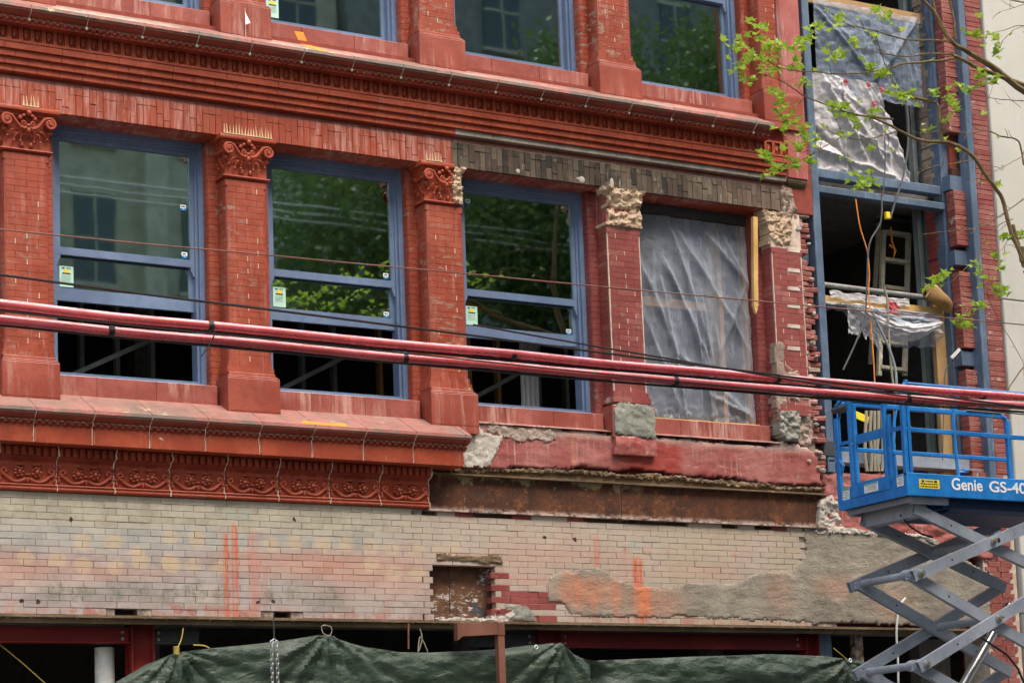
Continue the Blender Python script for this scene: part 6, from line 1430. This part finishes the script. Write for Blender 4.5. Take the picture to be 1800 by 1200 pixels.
limb([(1775, 418), (1760, 440), (1745, 450)], .003, .002, twigs=3, leaves=1., seed=32, lend=1)
limb([(1560, 330), (1535, 325), (1510, 322)], .003, .0015, twigs=4, leaves=1, seed=33, lend=1)
limb([(1490, 245), (1493, 290), (1515, 318)], .003, .002, twigs=2, leaves=1, seed=34, lend=1)
# out-of-frame structure down to the ground
tb_ = at(1960, 235, TY)
wood.tube([(7.9, -5.3, 0), (7.7, -5.25, 2.5), (7.3, -5.2, 5), (7.0, -5.1, 7), (tb_.x, TY, tb_.z), ], [.17, .15, .12, .08, .05], 10)
wood.tube([(7.15, -5.15, 6.2), at(1850, 560, TY), at(1802, 475, TY)], [.06, .04, .026], 8); wood.tube([(7.0, -5.1, 7.0), at(1900, 100, TY), at(1900, 0, TY), at(1900, -150, TY)], [.05, .04, .03, .02], 8)
p = at(1799, 452, TY); wood.tube([(p.x, TY, p.z + .1), (p.x - .01, TY, p.z - .05)], [.05, .035], 8)
part('branches', wood, 'bark', TR, True)
def leafmesh(seed):
    r = random.Random(seed); m = MB()
    # lobed plane leaf, 5 points, folded along the midrib
    ang = [-150, -118, -95, -62, -35, -14, 0, 14, 35, 62, 95, 118, 150]; rad = [.30, .62, .42, .88, .5, .62, 1., .62, .5, .88, .42, .62, .30]
    c = (0, 0, 0); V = [c]; s_ = .048
    for a, q in zip(ang, rad):
        a = math.radians(a); x = math.sin(a) * q * s_ * r.uniform(.9, 1.1); y = math.cos(a) * q * s_ * r.uniform(.9, 1.1); V.append((x, y + .02, abs(x) * r.uniform(.2, .55) - y * y * 6 * r.uniform(.5, 1.5)))
    m.add(V, [(0, i, i + 1) for i in range(1, len(V) - 1)]); return m.mesh('leaf', ['leaf'])
LMs = [leafmesh(i) for i in range(6)]
r = random.Random(77)
# leaf clusters where the photograph has them
for (u, v, n_, s_) in ((1325, 45, 7, 22), (1340, 60, 6, 18), (1298, 85, 6, 12), (1320, 100, 5, 16), (1352, 90, 8, 18), (1350, 120, 7, 18), (1300, 122, 5, 14), (1318, 140, 5, 14), (1366, 165, 5, 14), (1400, 82, 9, 20), (1375, 80, 5, 14), (1420, 70, 7, 18), (1438, 50, 5, 12), (1470, 40, 6, 14),
                       (1402, 115, 5, 12), (1415, 140, 4, 12), (1475, 100, 7, 16), (1455, 92, 4, 14), (1500, 75, 4, 10), (1535, 62, 4, 10), (1545, 20, 7, 16), (1560, 35, 5, 14), (1530, 118, 7, 16), (1550, 130, 6, 16), (1565, 160, 5, 14), (1585, 170, 6, 14), (1600, 165, 3, 10),
                       (1470, 190, 10, 22), (1490, 205, 8, 22), (1530, 200, 8, 16), (1505, 215, 4, 14), (1370, 185, 8, 16), (1385, 210, 9, 18), (1375, 230, 6, 16), (1410, 225, 5, 14), (1420, 245, 7, 14), (1345, 278, 9, 16), (1365, 295, 8, 18), (1395, 290, 7, 16), (1425, 285, 4, 12), (1350, 310, 3, 8),
                       (1405, 255, 4, 12), (1515, 320, 6, 16), (1535, 320, 5, 14), (1500, 315, 3, 10), (1535, 262, 3, 8), (1483, 238, 3, 8), (1480, 280, 2, 6), (1645, 165, 6, 14), (1670, 170, 6, 14), (1680, 190, 6, 14), (1660, 215, 3, 10), (1715, 60, 5, 12), (1750, 65, 5, 12), (1755, 90, 5, 10), (1690, 150, 3, 8),
                       (1720, 140, 8, 16), (1745, 145, 6, 14), (1705, 160, 5, 14), (1645, 495, 6, 14), (1630, 505, 4, 10), (1685, 565, 10, 16), (1700, 572, 6, 14), (1725, 535, 7, 12), (1755, 505, 5, 10), (1765, 520, 3, 8), (1770, 415, 4, 10), (1790, 415, 4, 10), (1715, 465, 4, 10), (1758, 470, 4, 8), (1765, 510, 3, 8), (1722, 480, 3, 8)):
    for _ in range(int(n_ * 1.6)): leafpts.append(at(u + r.gauss(0, s_ * .40), v + r.gauss(0, s_ * .34), TY + r.uniform(-.12, .12)))
for i, p in enumerate(leafpts[:300]):
    o = place('leaf', r.choice(LMs), TR, p, (r.uniform(-.5, 1.1), r.uniform(-.7, .7), r.uniform(0, 6.28))); s_ = r.uniform(.8, 1.6); o.scale = (s_,) * 3
m = MB()
for p in leafpts[300:]:
    b = LMs[r.randrange(6)]; from_e = (Matrix.Translation(p) @ Matrix.Rotation(r.uniform(0, 6.28), 4, 'Z') @ Matrix.Rotation(r.uniform(-.5, 1.1), 4, 'X') @ Matrix.Scale(r.uniform(.8, 1.6), 4))
    m.add([tuple(from_e @ v.co) for v in b.vertices], [tuple(f.vertices) for f in b.polygons])
part('leaves', m, 'leaf', TR, kind='stuff')

# ------------------------------------------------------------------ across the street: what the window panes mirror
OB = thing('beige_building', 'tall beige building with dark window columns across the street, seen mirrored in the window panes', 'building', (10, -32, 0))
m = MB(); m.box(-8, 15.5, -40, -31.0, 0, 38); part('wall', m, 'beige', OB)
wm = MB(); wm.use('far_glass').box(-.55, .55, .02, .3, 0, 2.3); wm.use('beige').box(-.62, .62, .04, .34, 2.3, 2.42).box(-.62, .62, .1, .4, -.1, 0).box(-.03, .03, .28, .33, 0, 2.3).box(-.55, .55, .28, .33, 1.1, 1.17); wm = wm.mesh('window'); pm = MB().cbox(-.3, .3, -.0, .6, 0, 37.5, .04).mesh('pilaster', ['beige'])
for i in range(8):
    for j in range(10): place('window', wm, OB, (-6 + i * 2.9, -31.25, 1.5 + j * 3.6)); place('window', wm, OB, (-6 + i * 2.9, -31.25, 1.5 + j * 3.6)) if False else None
    place('pilaster', pm, OB, (-7.45 + i * 2.9, -30.98, 0))
OB2 = thing('grey_building', 'darker grey building behind the street trees, seen mirrored in the window panes', 'building', (28, -32, 0))
m = MB(); m.box(15.6, 60, -40, -30.6, 0, 42); part('wall', m, 'pavement', OB2)
for i in range(14):
    for j in range(11): place('window', wm, OB2, (17.5 + i * 3, -30.85, 1.5 + j * 3.7))
def crown_tree(x, y, h, r_, seed, lab, n=9000, zc=None):
    t = thing('street_tree', lab, 'tree', (x, y, 0), 'street trees across the road'); q = np.random.RandomState(seed)
    w_ = MB(); rr = random.Random(seed); zb_ = h - 2 * r_ * .85
    w_.tube([(x, y, 0), (x + .1, y, zb_ * .5), (x, y + .1, zb_ + 1), (x, y, h - r_ * .6)], [.28, .22, .17, .05], 8)
    for i in range(16):
        a = rr.uniform(0, 6.28); b = rr.uniform(.5, .95); z0_ = zb_ + rr.uniform(-.5, r_); w_.tube([(x, y, z0_), (x + math.cos(a) * r_ * b * .5, y + math.sin(a) * r_ * b * .5, z0_ + r_ * .5), (x + math.cos(a) * r_ * b, y + math.sin(a) * r_ * b, z0_ + r_ * rr.uniform(.5, 1.1))], [.09, .05, .015], 5)
    part('trunk', w_, 'bark', t, True)
    nc = 260; cc = q.normal(size=(nc, 3)); cc /= np.linalg.norm(cc, axis=1)[:, None]; cc *= (q.rand(nc, 1) ** .4) * np.array([[r_, r_, r_ * .85]]); cc += np.array([x, y, h - r_ * .85])
    ci = q.randint(0, nc, n); P_ = cc[ci] + q.normal(size=(n, 3)) * .36; s_ = .045 + .06 * q.rand(n, 1); A = q.normal(size=(n, 3)); A /= np.linalg.norm(A, axis=1)[:, None]; Bv = np.cross(A, q.normal(size=(n, 3))); Bv /= np.linalg.norm(Bv, axis=1)[:, None]
    V = np.stack([P_ - A * s_, P_ - Bv * s_ * .7, P_ + A * s_, P_ + Bv * s_ * .7], 1).reshape(-1, 3)
    me = bpy.data.meshes.new('crown'); me.vertices.add(4 * n); me.vertices.foreach_set('co', (V - np.array([x, y, h - r_])).ravel()); me.loops.add(4 * n); me.loops.foreach_set('vertex_index', np.arange(4 * n)); me.polygons.add(n); me.polygons.foreach_set('loop_start', np.arange(0, 4 * n, 4)); me.polygons.foreach_set('loop_total', np.full(n, 4)); me.materials.append(MAT['crown']); me.update(calc_edges=True)
    place('crown', me, t, (x, y, h - r_), None, None, 'stuff')
crown_tree(9.5, -17.0, 16.5, 3.2, 1, 'light green street tree mirrored in the second window from the left', 14000)
crown_tree(15.5, -16.5, 18.5, 4.2, 2, 'broad dense street tree mirrored in the middle windows', 42000)
crown_tree(22.5, -17.2, 22, 4.8, 3, 'tall dark street tree mirrored in the upper right windows', 52000)
crown_tree(29, -18.5, 25, 5.2, 4, 'farthest and tallest street tree mirrored in the rightmost upper window', 50000)
m = MB()
for i, (z, y) in enumerate(((13.45, -15.0), (13.33, -15.1), (13.22, -15.2))):
    m = MB(); m.tube([(-30, y, z), (0, y, z + .05), (40, y, z)], .022, 6); solo('trolley_wire', m, 'offwhite', ('highest', 'middle', 'lowest')[i] + ' of three pale street wires mirrored as thin lines in the panes', 'wire', True, 'pale wires along the far side of the street')

# ------------------------------------------------------------------ orange paint marks on the sills, a scrap of flagging, small tells
def sill_patch(zn, pts, mat):
    """thin coat of paint lying on the sloping sill; pts = (x, t) with t 0 at the nose and 1 at the wall"""
    m = MB(); f = lambda x, t: (x, -.375 + .473 * t, zn + .24 * t + .004); g_ = lambda x, t: (x, -.375 + .473 * t, zn + .24 * t + .001); n = len(pts)
    m.add([f(*p) for p in pts] + [g_(*p) for p in pts], [tuple(range(n))] + [(i, i + n, (i + 1) % n + n, (i + 1) % n) for i in range(n)]); return m
def sx(u, v, zn, t): return at(u, v, -.375 + .473 * t).x
part('paint_patch', sill_patch(5.985, [(sx(528, 742, 0, .04), .03), (sx(560, 748, 0, .02), .02), (sx(612, 752, 0, .02), .015), (sx(608, 744, 0, .2), .22), (sx(570, 740, 0, .2), .16), (sx(552, 743, 0, .2), .2), (sx(535, 738, 0, .2), .26)], 'orange'), 'orange', B)
part('paint_patch', sill_patch(10.095, [(sx(556, 94, 0, .05), .03), (sx(577, 97, 0, .05), .02), (sx(562, 85, 0, .6), .6), (sx(540, 73, 0, .95), .97), (sx(527, 72, 0, .95), .97), (sx(535, 83, 0, .5), .5)], 'orange'), 'orange', B)
m = MB(); a_ = at(517, 55, .097); b_ = at(533, 57, .097); m.add([(a_.x, .096, a_.z), (b_.x, .096, b_.z), (b_.x + .06, .096, 10.34), (a_.x + .06, .096, 10.34)], [(0, 1, 2, 3)]); part('paint_patch', m, 'orange', B)
m = MB(); p = at(431, 21, -.14); m.add([(p.x, -.14, p.z), (p.x + .055, -.15, p.z - .12), (p.x + .004, -.135, p.z - .14), (p.x, -.137, p.z), (p.x + .055, -.147, p.z - .12), (p.x + .004, -.132, p.z - .14)], [(0, 2, 1), (3, 4, 5), (0, 3, 5, 2), (1, 2, 5, 4), (0, 1, 4, 3)]); m.tube([(p.x, -.137, p.z + .04), (p.x + .003, -.137, 10.21)], .002, 4)
solo('marker_flag', m, 'white', 'tiny white marker flag on a wire in front of the upper plinth', 'flag')
